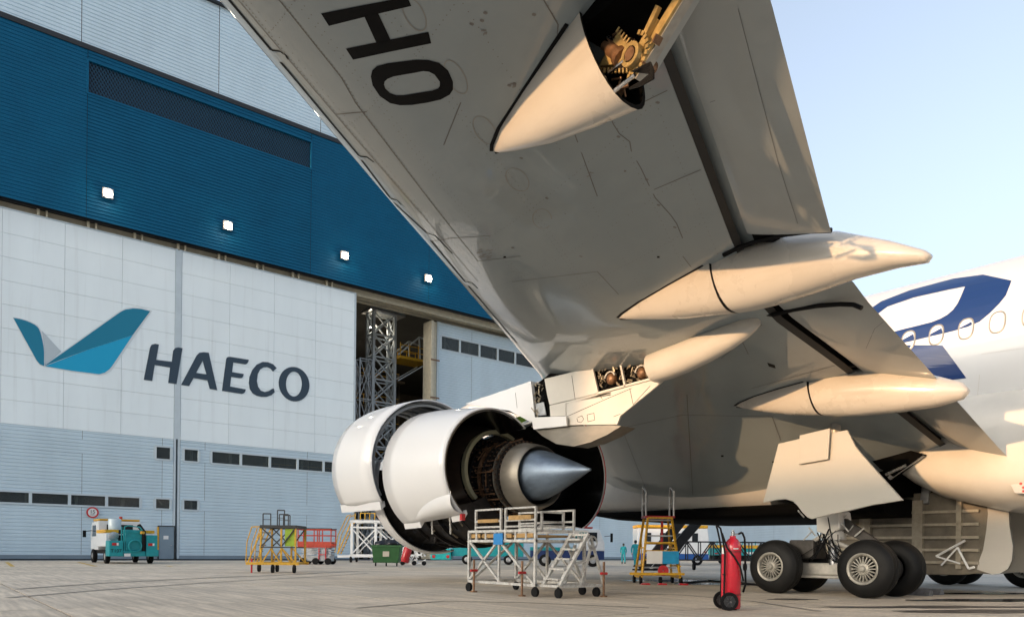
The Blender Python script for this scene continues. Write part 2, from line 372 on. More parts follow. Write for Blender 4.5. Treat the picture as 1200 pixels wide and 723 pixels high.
dA = door_leaf('a', X0+0.2, JX-0.02, YW, 11, 9, 8.8, [(LW[0], LW[1], [(-23.0, ew[3], low_m), (swinA[0], swinA[1], [])]), (UW[0], UW[1], [(swinA[0], swinA[1], [])])],
               [-12, -2, wx(96), wx(190)], 22.66)
swinB = (wx(214.5), wx(233))
upm = [wx(u) for u in (282, 316, 348.5, 379)]
dB = door_leaf('b', JX+0.1, wx(416.7, 450), YW+0.004, 4, 9, 8.8, [(LW[0], LW[1], [(swinB[0], swinB[1], [])]), (UW[0], UW[1], [(swinB[0], swinB[1], []), (wx(247), wx(410), upm)])],
               [wx(240), wx(360)], 22.66)
YC = YW+1.45
def wxc(u, v=400): return at(u, v, y=YC).x
XC = wxc(512, 420)
cz0, cz1 = at(530, 412, y=YC).z, at(530, 396, y=YC).z
dC = door_leaf('c', XC, 72, YC, 12, 0, None, [(cz0, cz1, [(wxc(516.5), wxc(517)+17.5, [wxc(539), wxc(562), wxc(583.5), wxc(604), wxc(604)+3.2])])], [wxc(553), 52, 60, 66], 22.4)
dD = door_leaf('d', 72.1, X1-0.2, YC+0.9, 8, 0, None, [], [80, 88, 96], 22.4)
# folded edge of the far leaf, seen end on
mb = MB()
for k in range(3): mb.box(XC-0.95+k*0.32, XC-0.69+k*0.32, YC-0.5+0.25*k, YC+0.9, 0.1, 22.2)
put('door_end_post', mb, cream, hang)
mb = MB()
for zz in (8, 11, 15, 18.5): mb.box(XC-1.0, XC-0.02, YC-0.53, YC-0.50, zz, zz+0.14)
put('door_end_cleat', mb, brown, hang)
put('joint_cover', MB().box(JX-0.16, JX+0.24, YW-0.0165, YW-0.0125, 8.82, 22.6), trim, hang)
# personnel door with notice
pd = put('personnel_door', MB().box(wx(186,640), wx(203.4,640), YW-0.09, YW-0.055, 0.1, 2.42), mat('door_grey', (0.2,0.27,0.33), 0.45, var=0.08), hang)
put('door_frame', MB().box(wx(185,640)-0.04, wx(186,640)-0.005, YW-0.11, YW-0.03, 0.08, 2.5).box(wx(203.4,640)+0.005, wx(203.4,640)+0.07, YW-0.11, YW-0.03, 0.08, 2.5).box(wx(186,640), wx(203.4,640), YW-0.11, YW-0.03, 2.43, 2.5), blk, pd)
c = at(194.5, 629.5, y=YW-0.1); put('notice', MB().box(c.x-0.17, c.x+0.17, YW-0.1, YW-0.092, c.z-0.13, c.z+0.13), white, pd)
put('handle', MB().box(wx(201,640)-0.1, wx(201,640), YW-0.16, YW-0.092, 1.05, 1.1), steel, pd)
# ---- the sign: mark and letters, each a thin plate on the white panels
def wall_plate(name, pts, m, parent, y=YW-0.02, th=0.012):
    P = [at(u, v, y=y) for u, v in pts]
    return put(name, MB().prism([(p.x, y, p.z) for p in P], (0, th, 0)), m, parent)
def crop(pts, ox, oy, k): return [(ox+x/k, oy+y/k) for x, y in pts]
def smoothp(pts, it=2):
    for _ in range(it):
        q = []
        for i in range(len(pts)):
            a, b = pts[i], pts[(i+1) % len(pts)]; q += [(0.75*a[0]+0.25*b[0], 0.75*a[1]+0.25*b[1]), (0.25*a[0]+0.75*b[0], 0.25*a[1]+0.75*b[1])]
        pts = q
    return pts
tealdk = mat('sign_teal', (0.003,0.20,0.33), 0.4); teallt = mat('sign_light_blue', (0.003,0.36,0.62), 0.4); signgrey = mat('sign_pale_grey', (0.50,0.57,0.62), 0.4); slate = mat('sign_slate', (0.030,0.055,0.085), 0.45); halo = mat('sign_white_edge', (0.72,0.78,0.8), 0.4)
LK = (0, 350, 5.4545)
left = [(85,122),(130,130),(165,140),(195,152),(220,165),(238,178),(250,195),(260,220),(272,270),(279,310),(282,345),(282,430),(255,418),(235,395),(160,260)]
upr = [(285,428),(480,290),(745,102),(770,85),(800,70),(850,62),(900,65),(960,80),(848,232),(560,325)]
lwr = [(290,431),(560,326),(848,233),(720,425),(700,450),(670,472),(635,482),(460,460)]
def grow(pts, k):
    cx = sum(p[0] for p in pts)/len(pts); cy = sum(p[1] for p in pts)/len(pts)
    out = []
    for x, y in pts:
        d = math.hypot(x-cx, y-cy); out.append((x+(x-cx)/d*k, y+(y-cy)/d*k))
    return out
lg = wall_plate('sign_mark', crop([(278,432),(478,280),(768,74),(800,60),(850,52),(905,55),(974,76),(712,462),(676,484),(636,492),(458,470)], *LK), halo, hang, YW-0.013, 0.006)
wall_plate('mark_edge', crop(grow(left, 9), *LK), halo, lg, YW-0.014, 0.006)
wall_plate('mark_wing', crop(left, *LK), tealdk, lg, YW-0.03)
wall_plate('mark_fold', crop([(268,205),(392,338),(286,425),(284,340),(277,260)], *LK), signgrey, lg, YW-0.024)
wall_plate('mark_wing', crop(upr, *LK), tealdk, lg, YW-0.031)
wall_plate('mark_wing', crop(lwr, *LK), teallt, lg, YW-0.032)
TK = (160, 390, 5.714)
Hh = [(48,314),(105,322),(122,215),(225,232),(212,335),(268,343),(308,103),(280,97),(258,102),(245,120),(236,193),(132,180),(150,78),(125,73),(100,80),(90,100)]
Ee = [(572,388),(600,175),(605,165),(614,161),(628,160),(752,180),(748,195),(740,206),(728,211),(648,198),(640,262),(718,275),(714,292),(706,301),(695,303),(634,295),(626,358),(732,378),(727,395),(718,404),(705,408)]
Cc = [(938,235),(915,210),(880,196),(845,194),(805,212),(775,248),(756,295),(752,335),(758,375),(778,405),(805,421),(835,428),(870,428),(903,417),(925,397),(920,372),(908,374),(888,388),(858,395),(832,386),(814,360),(806,322),(812,275),(828,245),(850,231),(875,229),(897,239),(914,259)]
def letter(pts): return wall_plate('letter', crop(pts, *TK), slate, hang, YW-0.03)
letter(Hh); letter(Ee); letter(Cc)
# A and O have a hole: one strip round the counter
def ringplate(outer, inner, y, m, th=0.012, name='letter'):
    n = len(outer); P = [at(u, v, y=y) for u, v in crop(outer, *TK)]; Q = [at(u, v, y=y) for u, v in crop(inner, *TK)]
    vs = [(p.x, y, p.z) for p in P]+[(p.x, y, p.z) for p in Q]+[(p.x, y+th, p.z) for p in P]+[(p.x, y+th, p.z) for p in Q]
    fs = []
    for i in range(n):
        j = (i+1) % n; fs += [(i, j, n+j, n+i), (2*n+i, 3*n+i, 3*n+j, 2*n+j), (i, 2*n+i, 2*n+j, j), (n+i, n+j, 3*n+j, 3*n+i)]
    return put(name, MB().add(vs, fs), m, hang)
O1 = [(1055+103*math.cos(t)-3*math.sin(t), 343+12*math.cos(t)+115*math.sin(t)) for t in [2*PI*i/36 for i in range(36)]]
O2 = [(1054+53*math.cos(t)-4*math.sin(t), 342+6*math.cos(t)+83*math.sin(t)) for t in [2*PI*i/36 for i in range(36)]]
ringplate(O1, O2, YW-0.03, slate)
Aout = [(298,348),(352,356),(382,302),(430,310),(475,318),(490,375),(541,384),(510,250),(484,133),(450,129),(420,133),(402,152),(350,250)]
Ain  = [(399,267),(399,267),(399,267),(430,272),(468,277),(468,277),(468,277),(455,232),(443,187),(443,187),(443,187),(443,187),(420,229)]
ringplate(Aout, Ain, YW-0.03, slate)
# round speed sign on the door
c = at(108.5, 600.2, y=YW-0.15)
sg = thing('speed_sign', (c.x, YW-0.06, c.z-0.4), 'round red-rimmed speed limit sign on the ribbed hangar door', 'sign')
mb = MB(); mb.lathe((c.x, YW-0.14, c.z), (0,1,0), [(0,0.0),(0,0.37),(0.03,0.37),(0.03,0)], 28); put('sign_disc', mb, white, sg)
mb = MB(); mb.lathe((c.x, YW-0.146, c.z), (0,1,0), [(0.004,0.28),(0,0.28),(0,0.38),(0.03,0.38)], 28); put('sign_rim', mb, red, sg)
put('bracket', MB().box(c.x-0.04, c.x+0.04, YW-0.11, YW+0.02, c.z-0.2, c.z+0.2), steel, sg)
t = text('lettering', '15', 0.34, (0,0,0), (PI/2,0,0), blk, sg); t.location = Vector((c.x, YW-0.15, c.z+0.04))-ORG[sg]
t = text('lettering', 'km/h', 0.12, (0,0,0), (PI/2,0,0), blk, sg); t.location = Vector((c.x, YW-0.15, c.z-0.15))-ORG[sg]
# floodlights on the fascia: the lamps that are lit
lampm = mat('lit_lamp', (1.0,0.88,0.66), 0.4, emit=14)
for (u, v), lb in zip(((127,226),(268,264),(405,299),(503,326)), ('lit floodlight on the blue fascia, below the vent grille start', 'lit floodlight on the blue fascia, above the E of the sign', 'lit floodlight on the blue fascia, above the edge of the open bay', 'lit floodlight on the blue fascia, beside the wing leading edge')):
    p = at(u, v, y=YF-0.5); L = thing('floodlight', (p.x, YF, p.z), lb, 'floodlight', group='floodlights on the hangar fascia')
    put('housing', MB().box(p.x-0.32, p.x+0.32, YF-0.42, YF-0.2, p.z-0.3, p.z+0.34), steel, L, bevel=0.02)
    put('bracket', MB().box(p.x-0.05, p.x+0.05, YF-0.22, YF+0.07, p.z-0.1, p.z+0.1), blk, L)
    mb = MB(); mb.lathe((p.x, YF-0.55, p.z-0.02), (0,1,0), [(-0.08,0),(-0.06,0.16),(0.04,0.26),(0.128,0.28)], 16); put('lamp_glass', mb, lampm, L, smooth=60)
    ld = bpy.data.lights.new('lamp', 'SPOT'); ld.energy = 10; ld.color = (1,0.86,0.66); ld.spot_size = rad(140); ld.spot_blend = 0.6; ld.shadow_soft_size = 0.2
    lo = bpy.data.objects.new('lamp', ld); COL.objects.link(lo); lo.parent = L; lo.location = (0, -0.75, -0.02); lo.rotation_euler = (rad(50), 0, 0)
# ---- inside the open bay
def lattice(mb, x0, x1, y0, y1, z0, z1, bay, w):
    n = max(1, round((z1-z0)/bay)); zs = [lerp(z0, z1, i/n) for i in range(n+1)]
    cs = [(x0,y0),(x1,y0),(x1,y1),(x0,y1)]
    for c in cs: mb.bar((*c, z0), (*c, z1), w)
    for i in range(n):
        for k in range(4):
            a, b = cs[k], cs[(k+1) % 4]
            mb.bar((*a, zs[i+1]), (*b, zs[i+1]), w*0.55)
            mb.bar((*a, zs[i]), (*b, zs[i+1]), w*0.5); mb.bar((*b, zs[i]), (*a, zs[i+1]), w*0.5)
ta, tb = at(436,560,y=64).x, at(461,560,y=64).x
tw = thing('docking_tower', ((ta+tb)/2, 65, 0), 'white steel lattice docking tower standing in the open hangar bay', 'tower')
mb = MB(); lattice(mb, ta, tb, 64, 65.3, 0, 23.6, 2.1, 0.24); put('lattice_frame', mb, mat('pale_steel', (0.5,0.54,0.57), 0.5, var=0.15), tw)
put('tower_head', MB().box(ta-0.5, tb+1.0, 63.7, 65.6, 23.62, 23.9), steel, tw)
pa, pb = at(467,420,y=64), at(497,420,y=64)
zpl = at(480,424,y=64).z
wp = put('work_platform', MB().box(tb+0.13, pb.x, 63.2, 65.6, zpl, zpl+0.25), yellow, tw)
for y in (63.25, 65.5):
    mb = MB()
    for x in np.linspace(tb+0.2, pb.x-0.1, 4): mb.bar((x, y, zpl+0.25), (x, y, zpl+1.5), 0.07)
    for zz in (0.75, 1.3): mb.bar((tb+0.2, y, zpl+zz), (pb.x-0.1, y, zpl+zz), 0.06)
    put('platform_railing', mb, yellow, wp)
mb = MB(); q = at(487,397,y=64)
for y in (63.3, 65.3):
    mb.bar((tb, y, zpl+0.3), (q.x, y, q.z), 0.14); mb.bar((q.x, y, q.z), (q.x+0.1, y, zpl+0.2), 0.12); mb.bar((q.x, y, q.z), (pb.x+0.3, y, q.z-0.2), 0.12); mb.bar((tb, y, zpl-2.2), (pb.x, y, zpl), 0.1)
put('platform_hoist', mb, mat('pale_steel', (0.5,0.54,0.57)), wp)
dk = thing('docking_staging', (33, 74, 0), 'dark tiered work staging with yellow guard rails deep in the open bay', 'staging')
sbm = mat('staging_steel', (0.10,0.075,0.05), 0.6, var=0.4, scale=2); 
for zz in np.arange(2.5, 19, 2.7):
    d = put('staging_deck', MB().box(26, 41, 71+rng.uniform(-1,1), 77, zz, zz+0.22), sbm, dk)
    mb = MB()
    for x in np.arange(26.2, 41, 1.5): mb.bar((x, 71.2, zz+0.22), (x, 71.2, zz+1.25), 0.06)
    for k in (0.7, 1.2): mb.bar((26.1, 71.2, zz+k), (40.9, 71.2, zz+k), 0.06)
    put('guard_rail', mb, yellow, d)
mb = MB()
for x in np.arange(26, 41.5, 2.5): mb.bar((x, 71.4, 0), (x, 71.4, 20), 0.2)
for x in np.arange(26, 39, 5): mb.bar((x, 71.3, 1), (x+5, 71.3, 7), 0.12); mb.bar((x+5, 71.3, 7), (x, 71.3, 13), 0.12)
put('staging_post', mb, sbm, dk)
la = at(418,560,y=63).x; lt = thing('lattice_mast', (la+0.6, 64, 0), 'thin grey lattice mast just inside the open bay', 'mast')
mb = MB(); lattice(mb, la, la+1.3, 62.6, 63.4, 0, 18.5, 3.8, 0.11); put('mast_frame', mb, steel, lt)
for k, (x, y, z) in enumerate(((at(435,379,y=66).x, 66, at(435,379,y=66).z), (39, 80, 21), (31, 84, 21), (55, 80, 22))):  # first lamp is seen; the others are added to warm the dim interior
    L = thing('bay_lamp', (x, y, z), ('small lit lamp high in the open bay beside the docking tower', 'added fill lamp over the tiered staging', 'added fill lamp far behind the docking tower', 'added fill lamp behind the ribbed far door')[k], 'lamp', group='lamps inside the hangar')
    mb = MB(); mb.lathe((x, y, z), (0,0,-1), [(0,0.05),(0.05,0.2),(0.3,0.3)], 12); put('lamp_shade', mb, steel, L)
    mb = MB(); mb.lathe((x, y, z-0.3), (0,0,-1), [(0,0.27),(0.1,0.2),(0.14,0)], 12); put('lamp_bulb', mb, mat('bay_bulb', (1,0.95,0.85), emit=25), L)
    ld = bpy.data.lights.new('lamp', 'POINT'); ld.energy = 30 if k == 0 else 120; ld.color = (1,0.85,0.6); ld.shadow_soft_size = 0.3
    lo = bpy.data.objects.new('lamp', ld); COL.objects.link(lo); lo.parent = L; lo.location = (0, 0, -0.8)
    put('lamp_rod', MB().bar((x, y, z), (x, y, 25.6), 0.04), steel, L)

# ---- unseen block added on the port side of the apron: it keeps the low sun off the engine, the far apron and the doors
nb = thing('sun_block', (-80, 38, 0), 'unseen pale block added to keep the low sun off engine and apron', 'sun blocker')
put('wall', MB().box(-92, -75, 12.6, 66, 0, 16.6), lower, nb); put('low_wing', MB().box(-91, -75, -70, 12.59, 0, 13.9), lower, nb); put('parapet', MB().box(-92.2, -74.8, 12.4, 66.2, 16.602, 17.2), trim, nb)
for k in range(9):
    for z in (3.5, 8, 12.5):
        w_ = put('window', MB().box(-75.0, -74.9, 14.5+k*5.6, 18+k*5.6, z, z+1.8), trim, nb); put('pane', MB().box(-74.9, -74.88, 14.7+k*5.6, 17.8+k*5.6, z+0.15, z+1.65), mat('block_glass', (0.03,0.04,0.05), 0.1), w_)
put('roller_door', MB().box(-75.0, -74.9, 30, 36, 0, 3.6), navy, nb)
# ================================================================== airplane
air = thing('airplane', (22.1, 9, 0), 'white airliner under maintenance with open engine cowls and grey wing overhead', 'airplane')
acw = mat('aircraft_white', (0.70,0.70,0.70), 0.35, var=0.012, scale=0.8, coat=0.6, crough=0.06)
fusw = mat('fuselage_white', (0.58,0.59,0.60), 0.35, var=0.02, scale=0.6, coat=0.5, crough=0.08)
acc = mat('aircraft_cream', (0.55,0.525,0.475), 0.32, var=0.06, scale=1.2, coat=0.4, stain=((0.36,0.32,0.27), 1.4, 0.62, (1,0.3,1), 0.4))
wingm = mat('wing_grey_paint', (0.255,0.298,0.315), 0.4, var=0.05, scale=0.45, coat=0.9, crough=0.05, stain=((0.21,0.24,0.25), 0.5, 0.5, (1.0,0.35,1), 0.5))
flapm = mat('flap_grey_paint', (0.335,0.365,0.37), 0.4, var=0.05, scale=0.6, coat=0.7, crough=0.07, stain=((0.28,0.285,0.275), 0.7, 0.5, (1,0.3,1), 0.5))
beige = mat('fairing_paint', (0.53,0.50,0.45), 0.28, var=0.05, scale=0.9, coat=0.4, rvar=0.05, stain=((0.36,0.32,0.27), 1.1, 0.5, (3,0.3,3), 0.45))
seam = mat('panel_seam', (0.06,0.055,0.05), 0.7); blackm = mat('seal_and_shade_black', (0.003,0.003,0.0035), 0.6, spec=0.2)
tita = mat('heat_tinted_titanium', (0.20,0.26,0.34), 0.5, 0.7, var=0.3, scale=2.5, stretch=(1,0.5,1), rvar=0.1, stain=((0.09,0.12,0.17), 2.2, 0.48, (1,0.4,1), 0.7))
nozm = mat('nozzle_metal', (0.27,0.25,0.215), 0.5, 0.75, var=0.25, scale=3, rvar=0.1, stretch=(1,0.3,1))
casem = mat('engine_case', (0.022,0.02,0.02), 0.5, 0.6, var=0.5, scale=8, stain=((0.05,0.07,0.11), 4, 0.55))
XC_, ZC_, RF = 22.1, 5.82, 2.68
# ---- fuselage
N = 64
def fring(y, r, dz=0): return [(XC_-r*math.cos(t), y, ZC_+dz+r*math.sin(t)) for t in [2*PI*i/N for i in range(N)]]
prof = [(-26,0.9,1.2),(-22,1.35,0.9),(-17,1.9,0.5),(-12,2.35,0.2),(-8,2.6,0.05)]+[(y,RF,0) for y in range(-6,30,4)]+[(29,2.64,-0.03),(31.5,2.4,-0.18),(33.6,1.9,-0.45),(35,1.2,-0.75),(35.8,0.4,-0.98)]
fus = put('fuselage', MB().loft([fring(*p) for p in prof]), fusw, air, smooth=50)
fb = BVHTree.FromPolygons([Vector(v.co)+ORG[fus] for v in fus.data.vertices], [p.vertices[:] for p in fus.data.polygons])
# ---- belly fairing, front and rear of the open gear bay
def bring(y, hw, zb, zt, n=40, e=0.42):
    out = []; zm, hh = (zb+zt)/2, (zt-zb)/2
    for i in range(n):
        t = 2*PI*i/n; c, s_ = math.cos(t), math.sin(t)
        out.append((XC_-hw*abs(c)**e*(1 if c > 0 else -1), y, zm+hh*abs(s_)**e*(1 if s_ > 0 else -1)))
    return out
rb = [(-7,0.9,3.1,3.6),(-5,2.0,2.8,4.2),(-2,2.75,2.25,4.6),(1,2.95,2.0,4.8),(4,3.0,1.92,4.9),(5.9,3.0,1.93,4.9),(6.56,3.0,2.0,4.9),(7.28,3.0,2.2,4.9),(7.9,3.0,2.38,4.9),(8.4,3.0,2.66,4.9),(8.75,3.0,2.95,4.9),(8.95,3.0,3.3,4.9)]
bel = put('belly_fairing', MB().loft([bring(*k) for k in rb]), acc, air, smooth=45)
fr_ = [(12.2,3.0,2.0,4.9),(14,3.0,1.98,4.9),(17,2.98,2.0,4.8),(19,2.8,2.15,4.6),(20.5,2.45,2.45,4.4),(22,1.8,2.85,4.0),(23,0.9,3.15,3.6)]
bel2 = put('belly_fairing', MB().loft([bring(*k) for k in fr_]), mat('belly_shade_grey', (0.30,0.295,0.28), 0.3, var=0.08, scale=1, coat=0.3), air, smooth=45)  # front belly coloured darker to carry the shade beneath it
put('belly_shade', MB().loft([bring(*k) for k in ((8.9,3.02,1.95,2.42),(14,3.015,1.95,2.42),(17,2.99,1.97,2.40),(18.6,2.8,2.08,2.40),(19.8,2.5,2.25,2.42),(20.6,2.1,2.4,2.5))]), dark, air, smooth=40)  # dark underside put on the belly to stand for the shade there
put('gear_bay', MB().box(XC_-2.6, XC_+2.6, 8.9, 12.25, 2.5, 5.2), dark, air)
# ---- wing guide points
LEa, LEb = at(632,438,x=13.3), at(260,0,z=7.4)
S1, S2, S3, S4 = at(769,50,x=7.0), at(856,279,x=10.5), at(893,365,y=7.9), at(983,430,y=7.9)
T1, T2, T3, T4 = at(903,0,x=7.0), at(973,270,x=10.5), at(1003,338,y=6.2), at(1178,533,y=6.2)
S5 = at(1102,524,y=7.6)
N1, N2, N3 = at(578,178,x=6.3), at(725,373,x=11.2), at(862,475,x=15.6)
def ip(x, pts, k):
    pts = sorted(pts, key=lambda p: p[0]); return float(np.interp(x, [p[0] for p in pts], [p[k] for p in pts]))
le_pts = [(-6, LEa.y+(LEb.y-LEa.y)/(LEb.x-LEa.x)*(-6-LEa.x), LEb.z+1.1), tuple(LEb), tuple(LEa), (19.9, LEa.y+(LEb.y-LEa.y)/(LEb.x-LEa.x)*(19.9-LEa.x), 3.7)]
sl_pts = [(-6, S1.y-13*0.36, S1.z+13*0.13), tuple(S1), tuple(S2), tuple(S3), tuple(S4), tuple(S5), (20.2, 7.5, S5.z-0.25)]
te_pts = [(-6, T1.y-13*0.36, T1.z+13*0.13), tuple(T1), tuple(T2), tuple(T3), tuple(T4), (20.2, 6.2, T4.z-0.3)]
def LEp(x): return ip(x, le_pts, 1), ip(x, le_pts, 2)
def SLp(x): return ip(x, sl_pts, 1), ip(x, sl_pts, 2)
def TEp(x): return ip(x, te_pts, 1), ip(x, te_pts, 2)
def shp(t): return (t**0.6)*(1-t)**1.05/0.405
bl = []
for nn in (N1, N2, N3):
    (yl, zl), (ys, zs_) = LEp(nn.x), SLp(nn.x); t = (yl-nn.y)/(yl-ys); bl.append((nn.x, (lerp(zl, zs_, t)-nn.z)/shp(t)))
bl = [(-6, 0.30), (2, max(bl[0][1]-0.12, 0.2))]+bl+[(17.2, 0.75), (18.5, 1.15), (19.9, 1.5)]
def bulge(x): return float(np.interp(x, [b[0] for b in bl], [b[1] for b in bl]))
TT = [0.5*(1-math.cos(PI*i/22)) for i in range(23)]
def lowz(x, t):
    (yl, zl), (ys, zs_) = LEp(x), SLp(x); return lerp(yl, ys, t), lerp(zl, zs_, t)-bulge(x)*shp(t)
def wsec(x):
    (yl, zl), (ys, zs_) = LEp(x), SLp(x); (yt, zt) = TEp(x); c = yl-ys; th = 0.085*(c+1.5)
    lo = [(x, *lowz(x, t)) for t in TT]
    up = []
    ye, ze = lerp(ys, yt, 0.45), lerp(zs_, zt, 0.45)+0.22
    for t in TT[1:]:
        y = lerp(yl, ye, t); z = lerp(zl, ze, t)+th*(t**0.5)*(1-t)/0.385*0.9; up.append((x, y, z))
    cove = [(x, ys+0.03, zs_+0.07), (x, ys+0.16, zs_+0.42*0.8), (x, ye+0.12, ze-0.05)]
    return lo + cove + up[::-1]
WX = sorted(set([-6.0, -4.5, -3.0, -1.5] + [round(0.0+0.7*i, 2) for i in range(29)]))
wing = put('wing', MB().loft([wsec(x) for x in WX]), wingm, air, smooth=40)
put('wing_cove', MB().loft([[(x, SLp(x)[0]+0.01, SLp(x)[1]+0.05), (x, SLp(x)[0]-0.06, SLp(x)[1]+0.33), (x, SLp(x)[0]-0.8, SLp(x)[1]+0.16)] for x in WX], closed=False), blackm, wing)  # black colour puts the slot's shade into the cove
wing.data.materials.append(blackm); _n = len(wsec(0.0))
for _i, _p in enumerate(wing.data.polygons):
    if _i < _n*(len(WX)-1) and _i % _n in (22, 23, 24, 25): _p.material_index = 1  # cove faces blackened so the slot reads as shaded
wb = BVHTree.FromPolygons([Vector(v.co)+ORG[wing] for v in wing.data.vertices], [p.vertices[:] for p in wing.data.polygons])
# ---- flaps
def fsec(x, g=0.30):
    (ys, zs_), (yt, zt) = SLp(x), TEp(x); yl, zl = ys-g, zs_+0.02
    pts = []
    for t in [0.5*(1-math.cos(PI*i/10)) for i in range(11)]: pts.append((x, lerp(yl, yt, t), lerp(zl, zt, t)-0.03*shp(t)))
    for t in [0.5*(1-math.cos(PI*i/10)) for i in range(1, 10)][::-1]: pts.append((x, lerp(yl, yt, t), lerp(zl, zt, t)+0.16*(t**0.5)*(1-t)/0.385+0.02))
    return pts
fo = put('flap', MB().loft([fsec(x) for x in np.linspace(-4, 10.55, 22)]), flapm, air, smooth=40); fo['label'] = 'outboard flap of the grey wing'
fi = put('flap', MB().loft([fsec(x) for x in np.linspace(12.0, 19.25, 12)]), flapm, air, smooth=40); fi['label'] = 'inboard flap of the grey wing'
flb = BVHTree.FromPolygons([Vector(v.co)+ORG[fo] for o in (fo,) for v in o.data.vertices], [p.vertices[:] for p in fo.data.polygons])
fib = BVHTree.FromPolygons([Vector(v.co)+ORG[fi] for v in fi.data.vertices], [p.vertices[:] for p in fi.data.polygons])
# ---- paint and seams that lie on a skin
def hit(bvh, u, v):
    q = ray(u, v).normalized(); r = bvh.ray_cast(cC, q)
    if r[0] is None: return None
    n = r[1]; n = -n if n.dot(q) > 0 else n
    return r[0], n
def decal_strip(name, A, B, bvh, m, parent, seg=6, off=0.005, across=4):
    """band between two pixel polylines, laid on the skin"""
    def dens(P):
        out = []
        for a, b in zip(P[:-1], P[1:]):
            out += [(lerp(a[0],b[0],k/seg), lerp(a[1],b[1],k/seg)) for k in range(seg)]
        return out+[P[-1]]
    A, B = dens(A), dens(B); vs = []; ok = []
    for a, b in zip(A, B):
        for k in range(across+1):
            h = hit(bvh, lerp(a[0],b[0],k/across), lerp(a[1],b[1],k/across))
            ok.append(h is not None); vs.append(h[0]+h[1]*off if h else Vector((0,0,0)))
    w = across+1; fs = []
    for i in range(len(A)-1):
        for k in range(across):
            f = (i*w+k, i*w+k+1, (i+1)*w+k+1, (i+1)*w+k)
            if all(ok[j] for j in f): fs.append(f)
    used = sorted(set(j for f in fs for j in f)); mp = {j: i for i, j in enumerate(used)}
    return put(name, MB().add([vs[j] for j in used], [tuple(mp[j] for j in f) for f in fs]), m, parent)
def decal_line(mb, P, w, bvh, step=6.0, off=0.004):
    pts = []
    for a, b in zip(P[:-1], P[1:]):
        n = max(1, int(math.hypot(b[0]-a[0], b[1]-a[1])/step))
        pts += [(lerp(a[0],b[0],k/n), lerp(a[1],b[1],k/n)) for k in range(n)]
    pts.append(P[-1]); H = [hit(bvh, *p) for p in pts]; H = [h for h in H if h]
    if len(H) < 2: return
    vs = []
    for i, (p, n) in enumerate(H):
        t = (H[min(i+1, len(H)-1)][0]-H[max(i-1, 0)][0]); s_ = t.cross(n)
        if s_.length < 1e-9: s_ = Vector((1,0,0))
        s_.normalize(); vs += [p+n*off-s_*w/2, p+n*off+s_*w/2]
    mb.add(vs, [(2*i, 2*i+1, 2*i+3, 2*i+2) for i in range(len(H)-1)])
K = lambda pts: [(250+x/2.4, y/2.4) for x, y in pts]
inkm = mat('registration_black', (0.003,0.003,0.0035), 0.6, spec=0.15)
# the letters H and O
hA = K([(303,38),(325,73)]); 
H1 = decal_strip('registration_letter', K([(303,38),(425,14),(545,-9)]), K([(325,73),(437,45),(557,17)]), wb, inkm, wing)
decal_strip('registration_letter', K([(373,137),(490,113),(605,90)]), K([(393,168),(500,145),(613,122)]), wb, inkm, wing)
decal_strip('registration_letter', K([(423,43),(461,126)]), K([(463,36),(501,117)]), wb, inkm, wing)
Oo = [(443,215),(447,198),(460,186),(490,178),(530,173),(570,168),(605,169),(635,177),(660,198),(674,230),(674,252),(665,266),(640,280),(600,289),(560,295),(525,296),(497,290),(468,270),(448,240)]
Oi = [(480,238),(482,229),(490,222),(507,215),(535,210),(565,205),(590,200),(607,202),(622,210),(637,230),(637,242),(632,249),(615,255),(590,259),(560,264),(535,268),(515,268),(497,262),(484,249)]
decal_strip('registration_letter', K(Oo+[Oo[0]]), K(Oi+[Oi[0]]), wb, inkm, wing, seg=2)
# leading-edge slat gap, rivet rows, seams, access panels
mb = MB()
for P in ([(266,-3),(318,59)], [(329,73),(421,183)], [(424,188),(458,233)], [(461,237),(500,273)], [(505,282),(545,330)], [(549,335),(606,402)]): decal_line(mb, P, 0.05, wb)
for P in ([(318,59),(328,60),(335,65),(338,70)], [(421,183),(430,184),(438,190)], [(458,233),(465,234),(470,240)], [(545,330),(553,331),(560,338)], [(500,273),(510,276),(530,297)]): decal_line(mb, P, 0.03, wb, 2)
put('slat_gap', mb, blackm, wing)
mb = MB()
for P in ([(327,0),(400,91),(417,121),(496,225),(525,262),(560,306)], [(637,0),(654,29),(653,40),(660,54)],
          [(715,137),(719,146),(726,157),(738,166),(740,178),(751,197),(763,222),(768,232),(786,252),(793,262),(800,279)],
          [(716.5,138),(782,106)], [(765,222.7),(821,199)], [(870,105),(905,60)], [(395,134),(430,131)], [(504,283),(530,279),(575,276)], [(800,300),(835,345)], [(868,396),(877,415)], [(730,505),(762,585)], [(805,462),(812,580)], [(905,488),(915,516)], [(822,405),(868,398)], [(880,455),(990,425)], [(845,420),(893,380)], [(735,500),(800,486),(905,488)], [(600,330),(700,318),(725,345)], [(560,306),(610,300)], [(660,120),(700,230)], [(540,120),(520,170)]): decal_line(mb, P, 0.014, wb, 3)
put('panel_seam', mb, mat('wing_seam', (0.13,0.125,0.12), 0.6), wing, kind='stuff')
mb = MB()
for P in ([(279,0),(340,72),(420,166),(500,258),(560,330)],):
    decal_line(mb, P, 0.012, wb, 3)
